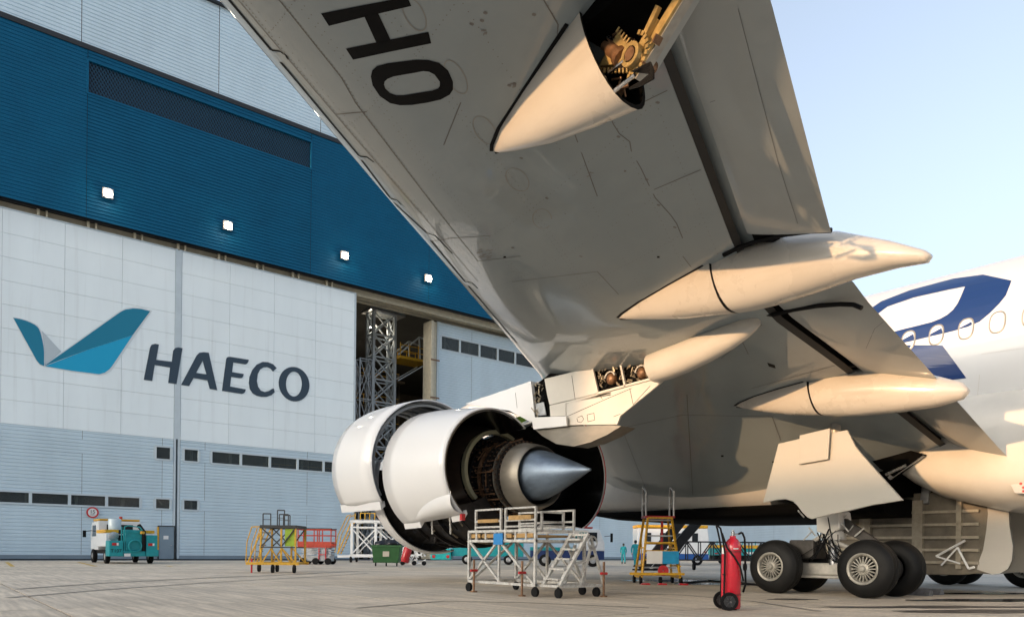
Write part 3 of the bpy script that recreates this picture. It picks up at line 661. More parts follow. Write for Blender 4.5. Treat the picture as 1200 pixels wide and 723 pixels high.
def dots(mb, P, n, r):
    L = sum(math.hypot(b[0]-a[0], b[1]-a[1]) for a, b in zip(P[:-1], P[1:]))
    for a, b in zip(P[:-1], P[1:]):
        k = max(1, int(n*math.hypot(b[0]-a[0], b[1]-a[1])/L))
        for i in range(k):
            h = hit(wb, lerp(a[0],b[0],i/k), lerp(a[1],b[1],i/k))
            if h:
                p, nn = h; e = nn.orthogonal().normalized(); f = nn.cross(e)
                mb.add([p+nn*0.004+(e*math.cos(q)+f*math.sin(q))*r for q in [PI/3*j for j in range(6)]], [tuple(range(6))])
dots(mb, [(331,4),(404,95),(421,125),(500,229),(529,266)], 70, 0.011); dots(mb, [(285,2),(345,75),(425,170),(505,262)], 60, 0.011)
for (u, v) in ((568,15),(564,24),(596,100),(602,98),(625,17),(552,28),(715,118),(724,160),(731,200),(757,210),(771,240),(790,266),(610,185),(640,232),(663,250),(680,300),(600,290),(745,60),(757,73),(770,120)): dots(mb, [(u,v),(u+3,v+1)], 2, 0.02)
put('rivets', mb, mat('rivet_grey', (0.17,0.165,0.16), 0.6), wing, kind='stuff')  # one even grey for the flat rivet dots
mb = MB()
def rivet(x, y):
    h = wb.ray_cast(Vector((x, y, 1.0)), Vector((0,0,1)))
    if h[0] is None: return
    nn = -h[1] if h[1].z > 0 else h[1]; p = h[0]; e = nn.orthogonal().normalized(); f = nn.cross(e)
    mb.add([p+nn*0.003+(e*math.cos(q)+f*math.sin(q))*0.0085 for q in [PI/2.5*j for j in range(5)]], [tuple(range(5))])
for t in (0.16, 0.30, 0.315, 0.5, 0.515, 0.68, 0.84, 0.95):
    for i in range(150): x = 1.0+i*0.105; rivet(x, lowz(x, t)[0])
for x in (3.2, 4.6, 7.6, 8.9, 9.9, 12.1, 14.2, 15.0, 16.2):
    for i in range(60): t = 0.08+i*0.0145; rivet(x, lowz(x, t)[0])
put('rivet_rows', mb, mat('rivet_grey', (0.17,0.165,0.16), 0.6), wing, kind='stuff')
mb = MB()
for cx, cy, ax, ay, ang in ((565,40,26,52,-0.5), (682,217,24,52,-0.5), (763,366,26,44,-0.6), (855,505,26,38,-0.8), (925,615,26,28,-0.6), (990,180,22,36,-0.5)):
    P = []
    for i in range(29):
        t = 2*PI*i/28; x, y = ax*math.cos(t), ay*math.sin(t); P.append((250+(cx+x*math.cos(ang)-y*math.sin(ang))/2.4, (cy+x*math.sin(ang)+y*math.cos(ang))/2.4))
    decal_line(mb, P, 0.014, wb, 2)
put('access_panel_outline', mb, mat('faint_seam', (0.25,0.245,0.23), 0.6), wing)
mb = MB()
for (u, v) in ((566,38),(598,100),(628,102),(660,70),(690,205),(560,296),(566,299),(572,296),(563,302),(571,303)):
    for k in range(4):
        a = (u+rng.uniform(-3,3), v+rng.uniform(-3,3)); decal_line(mb, [a, (a[0]+rng.uniform(3,6), a[1]-rng.uniform(0,2))], 0.02, wb, 2)
put('stencil_mark', mb, mat('stencil', (0.2,0.195,0.19), 0.6), wing)
for bv, par, Ps in ((flb, fo, ([(865,10),(912,190),(935,262)], [(832,120),(838,118)])), (fib, fi, ([(1046,368),(1025,385),(1015,408)], [(1085,490),(1070,505),(1064,520)]))):
    for P in Ps:
        mb = MB(); decal_line(mb, P, 0.007, bv, 4)
        if mb.v: put('panel_seam', mb, mat('wing_seam', (0.13,0.125,0.12), 0.6), par, kind='stuff')
decal_strip('drain_patch', [(899,424.5),(908,427.5)], [(901,429),(909,431.5)], wb, blackm, wing, seg=2)
for uu, vv in ((888,470),(905,540),(770,300),(590,300),(845,533)): decal_strip('drain_patch', [(uu,vv),(uu+3,vv)], [(uu,vv+2),(uu+3,vv+2)], wb, blackm, wing, seg=1, across=1)
# ---- flap track fairings
def fairing_rings(pairs, ws, x, lift=0.0, n=28, e=0.85):
    R_ = []
    for (b, t), w in zip(pairs, ws):
        B, T = at(*b, x=x), at(*t, x=x); T = T+Vector((0,0,lift)); c, hf = (B+T)/2, (T-B)/2
        R_.append([c+hf*math.sin(q)+Vector((w*(1 if math.cos(q) > 0 else -1)*abs(math.cos(q))**e, 0, 0)) for q in [2*PI*i/n for i in range(n)]])
    return R_
def fairing(x, front, fw, rear, rw, label):
    o = put('flap_track_fairing', MB().loft(fairing_rings(front, fw, x, 0.3), cap1=rear is not None), beige, air, smooth=50); o['label'] = label
    r = fairing_rings(front, fw, x, 0.3)[-1]; c = sum(r, Vector((0,0,0)))/len(r)
    if rear:
        put('fairing_tail', MB().loft(fairing_rings(rear, rw, x, 0.0)), beige, o, smooth=50)
        r2 = fairing_rings(rear, rw, x, 0.0)[0]; c2 = sum(r2, Vector((0,0,0)))/len(r2)
        put('seal_ring', MB().loft([[c+(p-c)*0.985 for p in r], [c2+(p-c2)*0.985 for p in r2]]), blackm, o)
    # dark sealant where the fairing meets the wing skin
    mb = MB()
    for sgn in (-1, 1):
        P = []
        for i, (b, t) in enumerate(front):
            X = x+sgn*(fw[i]*0.97+0.012); 
            for k in range(1):
                T = at(*t, x=x); h = wb.ray_cast(Vector((X, T.y, 1.5)), Vector((0,0,1)))
                if h[0] is not None: P.append(h[0]-Vector((0,0,0.004)))
        for a, b in zip(P[:-1], P[1:]): mb.bar(a, b, 0.05, 0.012)
    put('sealant_line', mb, blackm, o)
    return o
f2f = [((725,373),(725,371)), ((733,374),(733,366)), ((760,374),(758,350)), ((800,373),(800,325)), ((857,366.6),(842.5,300.5))]
f2r = [((862,366),(846,299)), ((880,363),(864,292)), ((905,357),(890,285)), ((950,343),(940,275)), ((1000,326),(985,272)), ((1050,313.5),(1045,283)), ((1086,308),(1085,293.5)), ((1091,302),(1091,297.5))]
fairing(11.2, f2f, [0.02,0.1,0.24,0.37,0.45], f2r, [0.45,0.47,0.47,0.43,0.35,0.24,0.12,0.06], 'long beige flap track fairing whose tip reaches past the kink of the wing')
f3f = [((862,475),(862,473.5)), ((869,478),(869,470)), ((890,482),(890,461)), ((925,486),(922,450)), ((962,487),(954,440.5))]
f3r = [((966,487),(957,440)), ((985,487.5),(975,436)), ((1010,487),(1000,432)), ((1055,483),(1045,431)), ((1095,477),(1085,437)), ((1128,468),(1128,448)), ((1135,460),(1135,455))]
fairing(15.6, f3f, [0.02,0.1,0.24,0.37,0.45], f3r, [0.45,0.47,0.47,0.42,0.3,0.15,0.07], 'beige flap track fairing beside the landing gear door')
f1f = [((578,178),(578,176)), ((584,179),(583,168)), ((600,176.5),(598,145)), ((640,166.5),(637,94)), ((690,147),(670,52)), ((739,125),(697,26))]
f1 = fairing(6.3, f1f, [0.02,0.09,0.2,0.32,0.40,0.45], None, None, 'flap track fairing with its tail removed and the mechanism showing')
lin = fairing_rings(f1f[2:], [0.17,0.29,0.37,0.43], 6.3, 0.28); 
def inset(r, k): 
    c = sum(r, Vector((0,0,0)))/len(r); return [c+(p-c)*k for p in r]
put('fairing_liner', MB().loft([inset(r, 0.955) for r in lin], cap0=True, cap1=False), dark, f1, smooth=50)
re_ = fairing_rings(f1f[-1:], [0.45], 6.3, 0.3)[0]
mb = MB(); mb.loft([inset(re_, 1.012), inset(re_, 0.93)], closed=True, cap0=False, cap1=False); put('edge_seal', mb, blackm, f1)
def seal(pts, x, par):
    put('end_seal', MB().path([at(u, v, x=x) for u, v in pts], 0.04, 8), blackm, par)
seal(((848,299),(864,291),(890,282),(920,275),(950,271),(974,270)), 10.72, fo)
seal(((893,367),(906,369),(930,363),(958,358.5),(985,356.5),(1000,357),(1010,361)), 12.35, fi)
seal(((981,432),(1000,428),(1025,426),(1057,427),(1076,432)), 15.1, fi)
put('shroud_strip', MB().loft([[(x, SLp(x)[0]-0.005, SLp(x)[1]-0.004), (x, SLp(x)[0]-0.13, SLp(x)[1]+0.05)] for x in WX], closed=False), mat('shroud_grey', (0.02,0.02,0.02), 0.6), wing)
# mechanism in the open fairing: bracket plates, roller, actuator rod, jackscrew, beam and hoses
gold = mat('sunlit_gold', (0.42,0.30,0.12), 0.42, 0.25, var=0.3, scale=9, stain=((0.12,0.07,0.03), 7, 0.6))  # gold tone puts the low sun's warmth into the mechanism's colour
greyb = mat('grey_beam', (0.36,0.35,0.32), 0.4, 0.3, var=0.2, scale=5)
def F1(u, v, x=6.25): return at(u, v, x=x)
mk = put('track_beam', MB().bar(F1(746,92,6.3), F1(826,-40,6.3), 0.13, 0.12, up=(1,0,0)), greyb, f1)
put('beam_sunlit_side', MB().bar(F1(739,90,6.22), F1(819,-42,6.22), 0.10, 0.03, up=(1,0,0)), gold, f1)  # gold plate stands for the sunlit side of the grey beam
put('beam_stiffener', MB().bar(F1(752,84,6.22), F1(757,74,6.22), 0.11, 0.02).bar(F1(768,52,6.2), F1(773,42,6.2), 0.11, 0.02), brown, f1)
put('track_bracket', MB().prism([F1(*p, 6.16) for p in ((702,78),(724,38),(738,52),(746,60),(748,74),(742,82),(733,80),(727,74))], (0.05,0,0)), gold, f1)
put('track_bracket', MB().prism([F1(*p, 6.36) for p in ((700,80),(722,40),(738,54),(746,62),(748,76),(742,84),(733,82),(725,76))], (0.05,0,0)), gold, f1)
c = F1(737,63,6.08); mb = MB(); mb.lathe((6.085, c.y, c.z), (1,0,0), [(0,0.0),(0,0.07),(0.4,0.07),(0.4,0)], 18); put('pivot_pin', mb, brown, f1)
mb = MB(); mb.lathe((6.10, c.y, c.z), (1,0,0), [(0,0.085),(-0.01,0.085),(-0.01,0.13),(0.05,0.13)], 18); put('pivot_bush', mb, gold, f1)
mb = MB()
for i in range(11):
    t = rad(-60+i*16); mb.bar((6.13, c.y-0.20*math.cos(t), c.z-0.20*math.sin(t)), (6.13, c.y-0.245*math.cos(t), c.z-0.245*math.sin(t)), 0.03, 0.04)
for i in range(8): p = F1(704+i*4.4, 80.5, 6.13); mb.tube(p, p+Vector((0,0,-0.05)), 0.014, 6)
for i in range(8): p = F1(722+i*3.0, 38+i*3.2, 6.13); mb.tube(p, p+Vector((0,-0.05,0.03)), 0.012, 6)
put('bolt_row', mb, gold, f1, kind='stuff')
mb = MB(); mb.tube(F1(716,58,6.2), F1(726,66,6.2), 0.085, 14); mb.tube(F1(708,54,6.2), F1(717,59,6.2), 0.05, 12); mb.tube(F1(726,66,6.2), F1(730,70,6.2), 0.11, 14); put('rotary_actuator', mb, brown, f1, smooth=40)
put('drive_rod', MB().tube(F1(713,86,6.1), F1(731,72,6.1), 0.02, 8).tube(F1(720,107,6.0), F1(744,88,6.0), 0.022, 8).tube(F1(712,43,6.2), F1(733,57,6.2), 0.016, 8), chrome, f1)
mb = MB()
for i in range(34):
    a = F1(rng.uniform(695,744), rng.uniform(30,112), rng.uniform(6.15,6.6)); b = a+Vector((rng.uniform(-.1,.1), rng.uniform(-.16,.16), rng.uniform(-.16,.16))); mb.tube(a, b, rng.uniform(0.01,0.03), 6)
put('hydraulic_fittings', mb, brown, f1, kind='stuff')
mb = MB()
for i in range(5):
    P = [F1(742+i, 84, 6.05+0.03*i), F1(762, 74+3*i, 5.98), F1(766, 84+2*i, 5.98), F1(752, 96+i, 6.0), F1(738, 104, 6.05)]; mb.path(P, 0.013, 6)
put('hose', mb, black, f1)
put('link_strut', MB().bar(F1(741,76,6.2), F1(770,22,6.2), 0.09, 0.05, up=(1,0,0)).bar(F1(757,40,6.15), F1(772,8,6.15), 0.06, 0.05, up=(1,0,0)), gold, f1)
put('fairing_arm_cover', MB().bar(F1(754,96,6.5), F1(834,-36,6.5), 0.04, 0.14, up=(1,0,0)), flapm, f1)
put('shroud_box', MB().box(5.95, 6.75, at(735,20,x=6.3).y-0.5, at(735,20,x=6.3).y+0.5, 7.0, 7.28), dark, f1)
# ---- pylon
PXl, PXr = 12.92, 13.68
_pa = [at(u, v, x=PXl+0.1) for u, v in ((575,477),(626,452),(644,438),(765,405),(782,420),(779,440),(712,494),(640,498),(622,492),(600,484))]
_pb = [at(u, v, x=PXl+0.1)+Vector((PXr-PXl-0.25, 0, 0)) for u, v in ((575,477),(626,452),(644,438),(740,405),(745,420),(735,440),(690,470),(640,478),(622,480),(600,480))]
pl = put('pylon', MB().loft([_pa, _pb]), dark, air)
def plate(name, pts, m=None, th=0.05, x=None, bevel=0.0):
    x = PXl if x is None else x
    return put(name, MB().prism([at(u, v, x=x) for u, v in pts], (th,0,0)), m or acc, pl, bevel=bevel)
plate('pylon_skin', [(545,473),(622,446.5),(624,462),(626.5,489),(622,494.5),(597,481)], acw, 0.85)
plate('pylon_skin', [(638,444),(694,430),(697,452),(701,460.5),(644,474.5),(641,462)], acc)
plate('pylon_skin', [(644,475.2),(701,461.2),(716,458),(716,463),(663,472.5),(663,487),(645,488)], acc)
plate('pylon_skin', [(622,489),(663,487.5),(664,499),(625,503)], acw, 0.06, PXl-0.12, 0.01)
plate('pylon_skin', [(663.5,473),(782.5,440.5),(770,452),(727,487),(723,497),(664,498)], acc, 0.05)
plate('pylon_skin', [(741,433),(765,421),(768,434),(748,446)], acc, 0.02, PXl+0.06) if False else None
mb = MB()
for a, b in (((694,430),(701,460.5)), ((727,424),(733,453)), ((700,461),(767,443)), ((762,421),(768,442))): mb.bar(at(*a, x=PXl-0.01), at(*b, x=PXl-0.01), 0.05, 0.05, up=(1,0,0))
put('hatch_frame', mb, acc, pl)
# machinery in the two hatches
mech = MB(); mech2 = MB()
for (u0, u1, v0, v1, n) in ((700,730,430,455,60), (735,765,425,448,60), (626,637,448,486,42)):
    for i in range(n):
        u, v = rng.uniform(u0,u1), rng.uniform(v0,v1); p = at(u, v, x=PXl+rng.uniform(0.0,0.09)); q = p+Vector((rng.uniform(-.02,.03), rng.uniform(-.16,.16), rng.uniform(-.14,.14)))
        (mech if i % 3 else mech2).tube(p, q, rng.uniform(0.008,0.022), 6)
put('hydraulic_fittings', mech, mat('pipework', (0.35,0.3,0.22), 0.4, 0.5, var=0.5, scale=9), pl, kind='stuff'); put('cable_loom', mech2, black, pl, kind='stuff')
for (u, v) in ((716,444), (752,437)):
    p = at(u, v, x=PXl+0.02); mb = MB(); mb.lathe((p.x-0.02, p.y, p.z), (1,0,0), [(-0.06,0),(-0.05,0.08),(0,0.13),(0.1,0.13)], 16); put('accumulator', mb, brown, pl, smooth=50)
    mb = MB(); mb.lathe((p.x-0.03, p.y, p.z), (1,0,0), [(0,0.15),(-0.02,0.15),(-0.02,0.18),(0.04,0.18)], 18, rad(20), rad(170)); put('clamp', mb, whsteel, pl)
plate('hatch_plate', [(628,473),(637,471),(640,486),(629,487)], steel, 0.02, PXl+0.02)
hs = [(622,499),(636,511),(652,520),(672,523),(692,518),(712,509),(728,499),(718,498),(664,499.5)]
plate('heat_shield', hs, nozm, 0.5, PXl)
# seams on the aft pylon
mb = MB()
for P in ([(664,488),(716,465),(740,455)], [(703,462),(706,468)], [(738,455),(742,474),(762,452)], [(677,489),(682,487),(684,491),(681,495),(677,494),(676,490)], [(688,486),(696,484),(697,492),(689,494),(688,486)], [(719,488),(727,485)], [(670,440),(674,468)], [(604,460),(606,478)]):
    for a, b in zip(P[:-1], P[1:]): mb.bar(at(*a, x=PXl-0.002), at(*b, x=PXl-0.002), 0.012, 0.005, up=(1,0,0))
put('panel_seam', mb, seam, pl, kind='stuff')
# slender fairing from the pylon back along the wing
sp = [((768,444),(763,420)), ((785,439),(778,414)), ((805,431),(797,407)), ((830,419),(822,397)), ((855,405),(848,387)), ((875,391),(870,378.5)), ((885,382),(883,375)), ((890,377),(890,374.5))]
rg = []
for (bb, tt), w_ in zip(sp, [0.30,0.31,0.29,0.26,0.21,0.15,0.09,0.04]):
    h = hit(wb, *tt); T = h[0]; B = at(*bb, x=T.x); c = (B+T)/2; hf = (T-B)/2+Vector((0,0,0.08))
    rg.append([c+hf*math.sin(q)+Vector((w_*(1 if math.cos(q) > 0 else -1)*abs(math.cos(q))**0.8, 0, 0)) for q in [2*PI*i/24 for i in range(24)]])
put('pylon_tail_fairing', MB().loft(rg), acc, pl, smooth=50)
# ---- engine
EX, EZ = 13.3, 3.03
eng = put('engine', MB().lathe((EX,18.6,EZ), (0,1,0), [(0,0.9),(0,1.42),(0.25,1.55),(0.8,1.60),(1.9,1.62),(2.6,1.66)], 40), casem, air, smooth=40)
mb = MB(); mb.lathe((EX,13.58,EZ), (0,1,0), [(-0.06,0),(-0.05,0.04),(0,0.045),(0.45,0.22),(0.95,0.40),(1.4,0.56),(1.75,0.655),(2.0,0.695),(2.3,0.70)], 36); put('exhaust_plug', mb, tita, eng, smooth=50)
mb = MB(); mb.lathe((EX,15.42,EZ-0.04), (0,1,0), [(0.5,0.72),(0.02,0.80),(0,0.82),(0.02,0.845),(0.3,0.92),(0.55,0.965),(0.6,0.965)], 44); put('core_nozzle', mb, nozm, eng, smooth=50)
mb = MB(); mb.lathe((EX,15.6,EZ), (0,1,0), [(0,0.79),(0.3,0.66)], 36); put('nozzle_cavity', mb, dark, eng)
for k, (yy, rr) in enumerate(((16.05,1.0),(16.22,1.03),(16.45,1.03),(16.62,1.07),(16.9,1.05),(17.2,1.1),(17.5,1.16),(17.9,1.2))):
    mb = MB(); mb.lathe((EX,yy,EZ), (0,1,0), [(0,rr-0.12),(0,rr),(0.05,rr),(0.05,rr-0.12)], 40); fl = put('case_flange', mb, (casem, nozm, casem, casem, brown, casem, casem, casem)[k], eng, smooth=30)
    mb = MB()
    for i in range(44):
        t = 2*PI*i/44; mb.box(EX+(rr-0.04)*math.cos(t)-0.017, EX+(rr-0.04)*math.cos(t)+0.017, yy-0.045, yy+0.001, EZ+(rr-0.04)*math.sin(t)-0.017, EZ+(rr-0.04)*math.sin(t)+0.017)
    put('flange_bolts', mb, mat('bolt_brown', (0.16,0.1,0.07), 0.4, 0.6), fl, kind='stuff')
mb = MB(); mb.lathe((EX,16.0,EZ), (0,1,0), [(0,0.86),(0.4,0.90),(0.9,0.95),(1.5,1.0),(2.0,1.05)], 36); put('turbine_case', mb, casem, eng, smooth=50)
mb = MB()
for i in range(46):
    t = rad(rng.uniform(100,262)); yy = rng.uniform(16.1,17.4); rr = 1.0+rng.uniform(0,0.1); p = Vector((EX+rr*math.cos(t), yy, EZ+rr*math.sin(t)))
    t2 = t+rad(rng.uniform(-25,25)) if i % 2 else t; q = Vector((EX+rr*math.cos(t2), yy+(rng.uniform(-.1,.1) if i % 2 else rng.uniform(.2,.8)), EZ+rr*math.sin(t2))); mb.tube(p, q, rng.uniform(0.012,0.03), 6)
put('cooling_pipes', mb, brown, eng, kind='stuff')
mb = MB(); mb.lathe((13.02,17.0,3.24), (0,1,0), [(0.14,1.04),(0,1.05),(0,1.16),(0.14,1.17),(0.14,1.04)], 40, rad(58), rad(228)); put('beige_duct_ring', mb, mat('composite_beige', (0.42,0.40,0.27), 0.5, var=0.1, scale=4), eng, smooth=30)
mb = MB(); mb.lathe((12.95,17.1,3.22), (0,1,0), [(0,1.18),(0.25,1.3),(0.7,1.42),(1.4,1.5)], 40, rad(58), rad(232)); put('inner_barrel', mb, mat('brown_composite', (0.05,0.035,0.028), 0.4, var=0.25, scale=4), eng, smooth=40)
mb = MB(); mb.lathe((EX,16.6,EZ-0.1), (0,1,0), [(0,1.1),(0.02,1.55),(0.6,1.72),(2.0,1.80),(4.0,1.84),(4.6,1.84)], 30, rad(205), rad(318)); put('lower_cowl_interior', mb, casem, eng, smooth=50)
# lower gear box, drain pipes and wiring hanging under the fan case
mb = MB(); mb2 = MB()
for i in range(120):
    t = rad(rng.uniform(190,285)); yy = rng.uniform(17.0,21.2); rr = rng.uniform(1.7,1.95); p = Vector((EX+rr*math.cos(t), yy, EZ+rr*math.sin(t)))
    t2 = t+rad(rng.uniform(-22,22)); q = Vector((EX+rr*math.cos(t2), yy+rng.uniform(-.5,.5)*(i % 2), EZ+rr*math.sin(t2)))
    (mb if i % 3 else mb2).tube(p, q, rng.uniform(0.012,0.035), 6)
put('accessory_pipes', mb, mat('pipework', (0.35,0.3,0.22)), eng, kind='stuff'); put('wiring_harness', mb2, black, eng, kind='stuff')
mb = MB()
for yy in (18.2, 18.9, 19.6, 20.3, 21.0): mb.lathe((EX,yy,EZ-0.1), (0,1,0), [(0,1.7),(0,1.9),(0.06,1.9),(0.06,1.7)], 30, rad(200), rad(320))
put('case_ring', mb, casem, eng, smooth=30)
put('gearbox', MB().box(EX-0.75, EX+0.6, 17.3, 19.2, EZ-1.72, EZ-1.2).box(EX-0.9, EX-0.2, 19.3, 20.6, EZ-1.86, EZ-1.45).box(EX-1.35, EX-0.85, 18.0, 19.0, EZ-1.35, EZ-0.9), casem, eng, bevel=0.05)
mb = MB(); mb.path([Vector((EX-0.2,16.6,EZ-1.62)), Vector((EX-0.45,18.0,EZ-1.78)), Vector((EX-0.7,19.4,EZ-1.7)), Vector((EX-0.9,20.2,EZ-1.58)), Vector((EX-1.3,20.9,EZ-1.35))], 0.05, 10); put('bleed_duct', mb, mat('pipework', (0.35,0.3,0.22)), eng, smooth=40)
# nose cowl with its lip
mb = MB(); mb.lathe((EX,21.3,EZ), (0,1,0), [(0,1.46),(0.4,1.5),(0.9,1.45),(1.2,1.34),(1.25,1.27),(1.15,1.22),(0.3,1.2)], 48); put('nose_cowl', mb, acw, eng, smooth=50)
mb = MB(); mb.lathe((12.9,0,3.0), (0,1,0), [(19.95,2.11),(19.93,2.13),(19.95,2.15),(20.1,2.155),(20.35,2.14),(20.5,2.09)], 44, rad(163), rad(287)); put('lower_cowl_panel', mb, acw, eng, smooth=50, solid=0.03)
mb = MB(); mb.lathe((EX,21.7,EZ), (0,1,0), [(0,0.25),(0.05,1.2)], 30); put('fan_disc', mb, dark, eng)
mb = MB(); mb.lathe((12.95,20.0,3.0), (0,1,0), [(0.3,2.08),(0.1,2.0),(0,1.85),(-0.3,1.75)], 44, rad(170), rad(300)); put('bulkhead', mb, casem, eng, smooth=50)
# the cowl doors, hinged at the pylon and swung up
def cowl(name, cx, cz, profl, g0, g1, m, th=0.035, label=None):
    y0 = profl[0][0]; mb = MB(); mb.lathe((cx, 0, cz), (0,1,0), profl, 40, rad(g0), rad(g1))
    o = put(name, mb, m, eng, smooth=50, solid=th)
    if label: o['label'] = label
    return o
cowl('fan_cowl_door', 12.15, 3.45, [(19.15,2.0),(19.9,2.03),(20.7,2.05),(21.3,2.04),(21.75,1.99)], 38, 215, acw, label='white fan cowl door swung open')
cowl('cowl_liner', 12.15, 3.45, [(19.25,1.93),(20.7,1.97),(21.6,1.93)], 40, 213, mat('liner_grey', (0.12,0.13,0.13), 0.5, var=0.3, scale=5), 0.02)
mb = MB()
for yy in (19.3, 19.9, 20.5, 21.1): mb.lathe((12.15,yy,3.45), (0,1,0), [(0,1.9),(0,1.83),(0.05,1.83),(0.05,1.9)], 40, rad(42), rad(210))
put('cowl_frame', mb, mat('frame_grey', (0.3,0.31,0.31), 0.5), eng)
cdp = [(16.0,1.60),(16.25,1.635),(16.8,1.70),(17.5,1.775),(18.2,1.83),(18.75,1.85)]
cowl('reverser_cowl', 12.14, 3.16, cdp, 48, 232, acw, 0.04, label='white thrust reverser cowl swung open')
mb = MB(); mb.lathe((12.14,0,3.16), (0,1,0), [(16.03,1.585),(16.03,1.53),(16.6,1.45),(17.4,1.5),(18.6,1.62)], 40, rad(50), rad(230)); put('reverser_duct', mb, mat('duct_black', (0.004,0.004,0.0045), 0.25, var=0.3, scale=3, coat=0.4), eng, smooth=50)
for yf in (18.72,):
    mb = MB(); mb.lathe((12.14,yf,3.16), (0,1,0), [(0,1.83),(0.02,1.6),(0.03,1.4)], 40, rad(50), rad(230)); put('cowl_bulkhead', mb, casem, eng)
# latch beam at the lower edge of each door
def arcpt(cx, cz, r, g, y): return Vector((cx+r*math.cos(rad(g)), y, cz+r*math.sin(rad(g))))
mb = MB(); mb.loft([[arcpt(12.15,3.45,2.06,215,y)+Vector((-0.02,0,0.06)), arcpt(12.15,3.45,2.06,215,y)+Vector((0.03,0,-0.17)), arcpt(12.15,3.45,1.9,215,y)+Vector((0.03,0,-0.15)), arcpt(12.15,3.45,1.9,215,y)] for y in (19.2, 20.5, 21.75)]); put('latch_beam', mb, acw, eng)
mb = MB(); mb.loft([[arcpt(12.14,3.16,r+0.03,232,y)+Vector((-0.02,0,0.05)), arcpt(12.14,3.16,r+0.03,232,y)+Vector((0.04,0,-0.13)), arcpt(12.14,3.16,r-0.15,232,y)+Vector((0.04,0,-0.1)), arcpt(12.14,3.16,r-0.15,232,y)] for y, r in ((16.02,1.6),(16.5,1.66))]); put('latch_beam', mb, acw, eng)
mb = MB(); mb.loft([[arcpt(12.14,3.16,r+0.03,232,y)+Vector((-0.02,0,0.05)), arcpt(12.14,3.16,r+0.03,232,y)+Vector((0.04,0,-0.13)), arcpt(12.14,3.16,r-0.15,232,y)+Vector((0.04,0,-0.1)), arcpt(12.14,3.16,r-0.15,232,y)] for y, r in ((17.9,1.81),(18.74,1.85))]); put('latch_beam', mb, acw, eng)
put('red_latch', MB().box(*[k for a in (0,) for k in (arcpt(12.14,3.16,1.64,232,16)[0]-0.06, arcpt(12.14,3.16,1.64,232,16)[0]+0.05, 15.97, 16.06)], arcpt(12.14,3.16,1.64,232,16)[2]-0.13, arcpt(12.14,3.16,1.64,232,16)[2]+0.04), red, eng)
# blister over the lower hinge
mb = MB(); rings = []
for i in range(13):
    t = i/12; y = lerp(15.98, 18.1, t); k = math.sin(PI*min(1, 0.5+t*0.5))**0.6 if t > 0 else 1; r = float(np.interp(y, [p[0] for p in cdp], [p[1] for p in cdp]))
    rings.append([arcpt(12.14,3.16, r-0.03+(0.18*k)*math.sin(PI*j/10), 232-26*k*(1-j/10), y) for j in range(11)])
mb.loft(rings, closed=False); put('blister', mb, acw, eng, smooth=60)
mb = MB()
for y in (16.6, 17.5): mb.tube(arcpt(12.14,3.16,1.62,231,y), arcpt(12.14,3.16,1.62,231,y)+Vector((0.1,0.1,-0.5)), 0.025, 8)
put('hold_open_rod', mb, whsteel, eng)
# starboard reverser half
mb = MB(); mb.lathe((14.52,0,3.16), (0,1,0), [(15.9,1.74),(16.4,1.7),(18.7,1.78)], 40, rad(-60), rad(125)); put('reverser_cowl', mb, acw, eng, smooth=50, solid=0.03)
mb = MB(); mb.lathe((14.52,0,3.16), (0,1,0), [(15.92,1.715),(16.5,1.6),(18.6,1.5),(18.7,0.6)], 40, rad(-62), rad(127)); put('reverser_duct', mb, mat('duct_black', (0.014,0.014,0.015)), eng, smooth=50)
mb = MB(); mb.lathe((14.52,15.88,3.16), (0,1,0), [(0,1.73),(-0.012,1.745),(0,1.765),(0.03,1.765)], 48, rad(-60), rad(75)); put('red_seal', mb, red, eng)
# green lining flash inside the top of the open cowl
mb = MB(); mb.loft([[at(u, v, y=16.5), at(u, v2, y=16.5)] for u, v, v2 in ((598,493,496),(604,489,496),(612,487,495),(618,488,492))], closed=False); put('green_panel', mb, mat('green_primer', (0.25,0.5,0.05), 0.35, var=0.2, scale=3), eng, solid=0.02)
# ---- landing gear
GX, GY = 17.1, 9.14
gear = put('main_landing_gear', MB().tube((GX,GY,0.62), (GX,GY,1.35), 0.13, 20), chrome, air, smooth=40)
put('strut_barrel', MB().tube((GX,GY,1.32), (GX,GY,3.5), 0.235, 24).tube((GX,GY,1.3), (GX,GY,1.5), 0.27, 24).tube((GX,GY,1.95), (GX,GY,2.1), 0.27, 24), acc, gear, smooth=40)
put('bogie_beam', MB().bar((GX,GY-1.25,0.6), (GX,GY+1.25,0.6), 0.26, 0.3), mat('gear_grey', (0.45,0.43,0.39), 0.4, 0.2, var=0.2, scale=5), gear, bevel=0.05)
for y in (8.01, 10.27): put('axle', MB().tube((16.25,y,0.64), (17.95,y,0.64), 0.11, 16), steel, gear, smooth=40)
ggm = mat('gear_grey', (0.45,0.43,0.39))
put('torque_link', MB().prism([(GX-0.06,GY-0.15,1.75), (GX-0.06,GY-0.3,1.8), (GX-0.06,GY-1.05,1.28), (GX-0.06,GY-0.95,1.15), (GX-0.06,GY-0.2,1.5)], (0.12,0,0)).prism([(GX-0.05,GY-1.0,1.2), (GX-0.05,GY-1.1,1.2), (GX-0.05,GY-0.3,0.75), (GX-0.05,GY-0.2,0.85)], (0.10,0,0)), mat('dark_link', (0.05,0.045,0.04), 0.5, 0.3, var=0.4, scale=6), gear)
put('gear_bracket', MB().prism([(GX-0.3,GY+0.28,1.5), (GX-0.3,GY+0.3,1.95), (GX-0.3,GY+0.05,2.1), (GX-0.3,GY-0.25,1.95), (GX-0.3,GY-0.3,1.55), (GX-0.3,GY,1.4)], (0.6,0,0)), acc, gear, bevel=0.03)
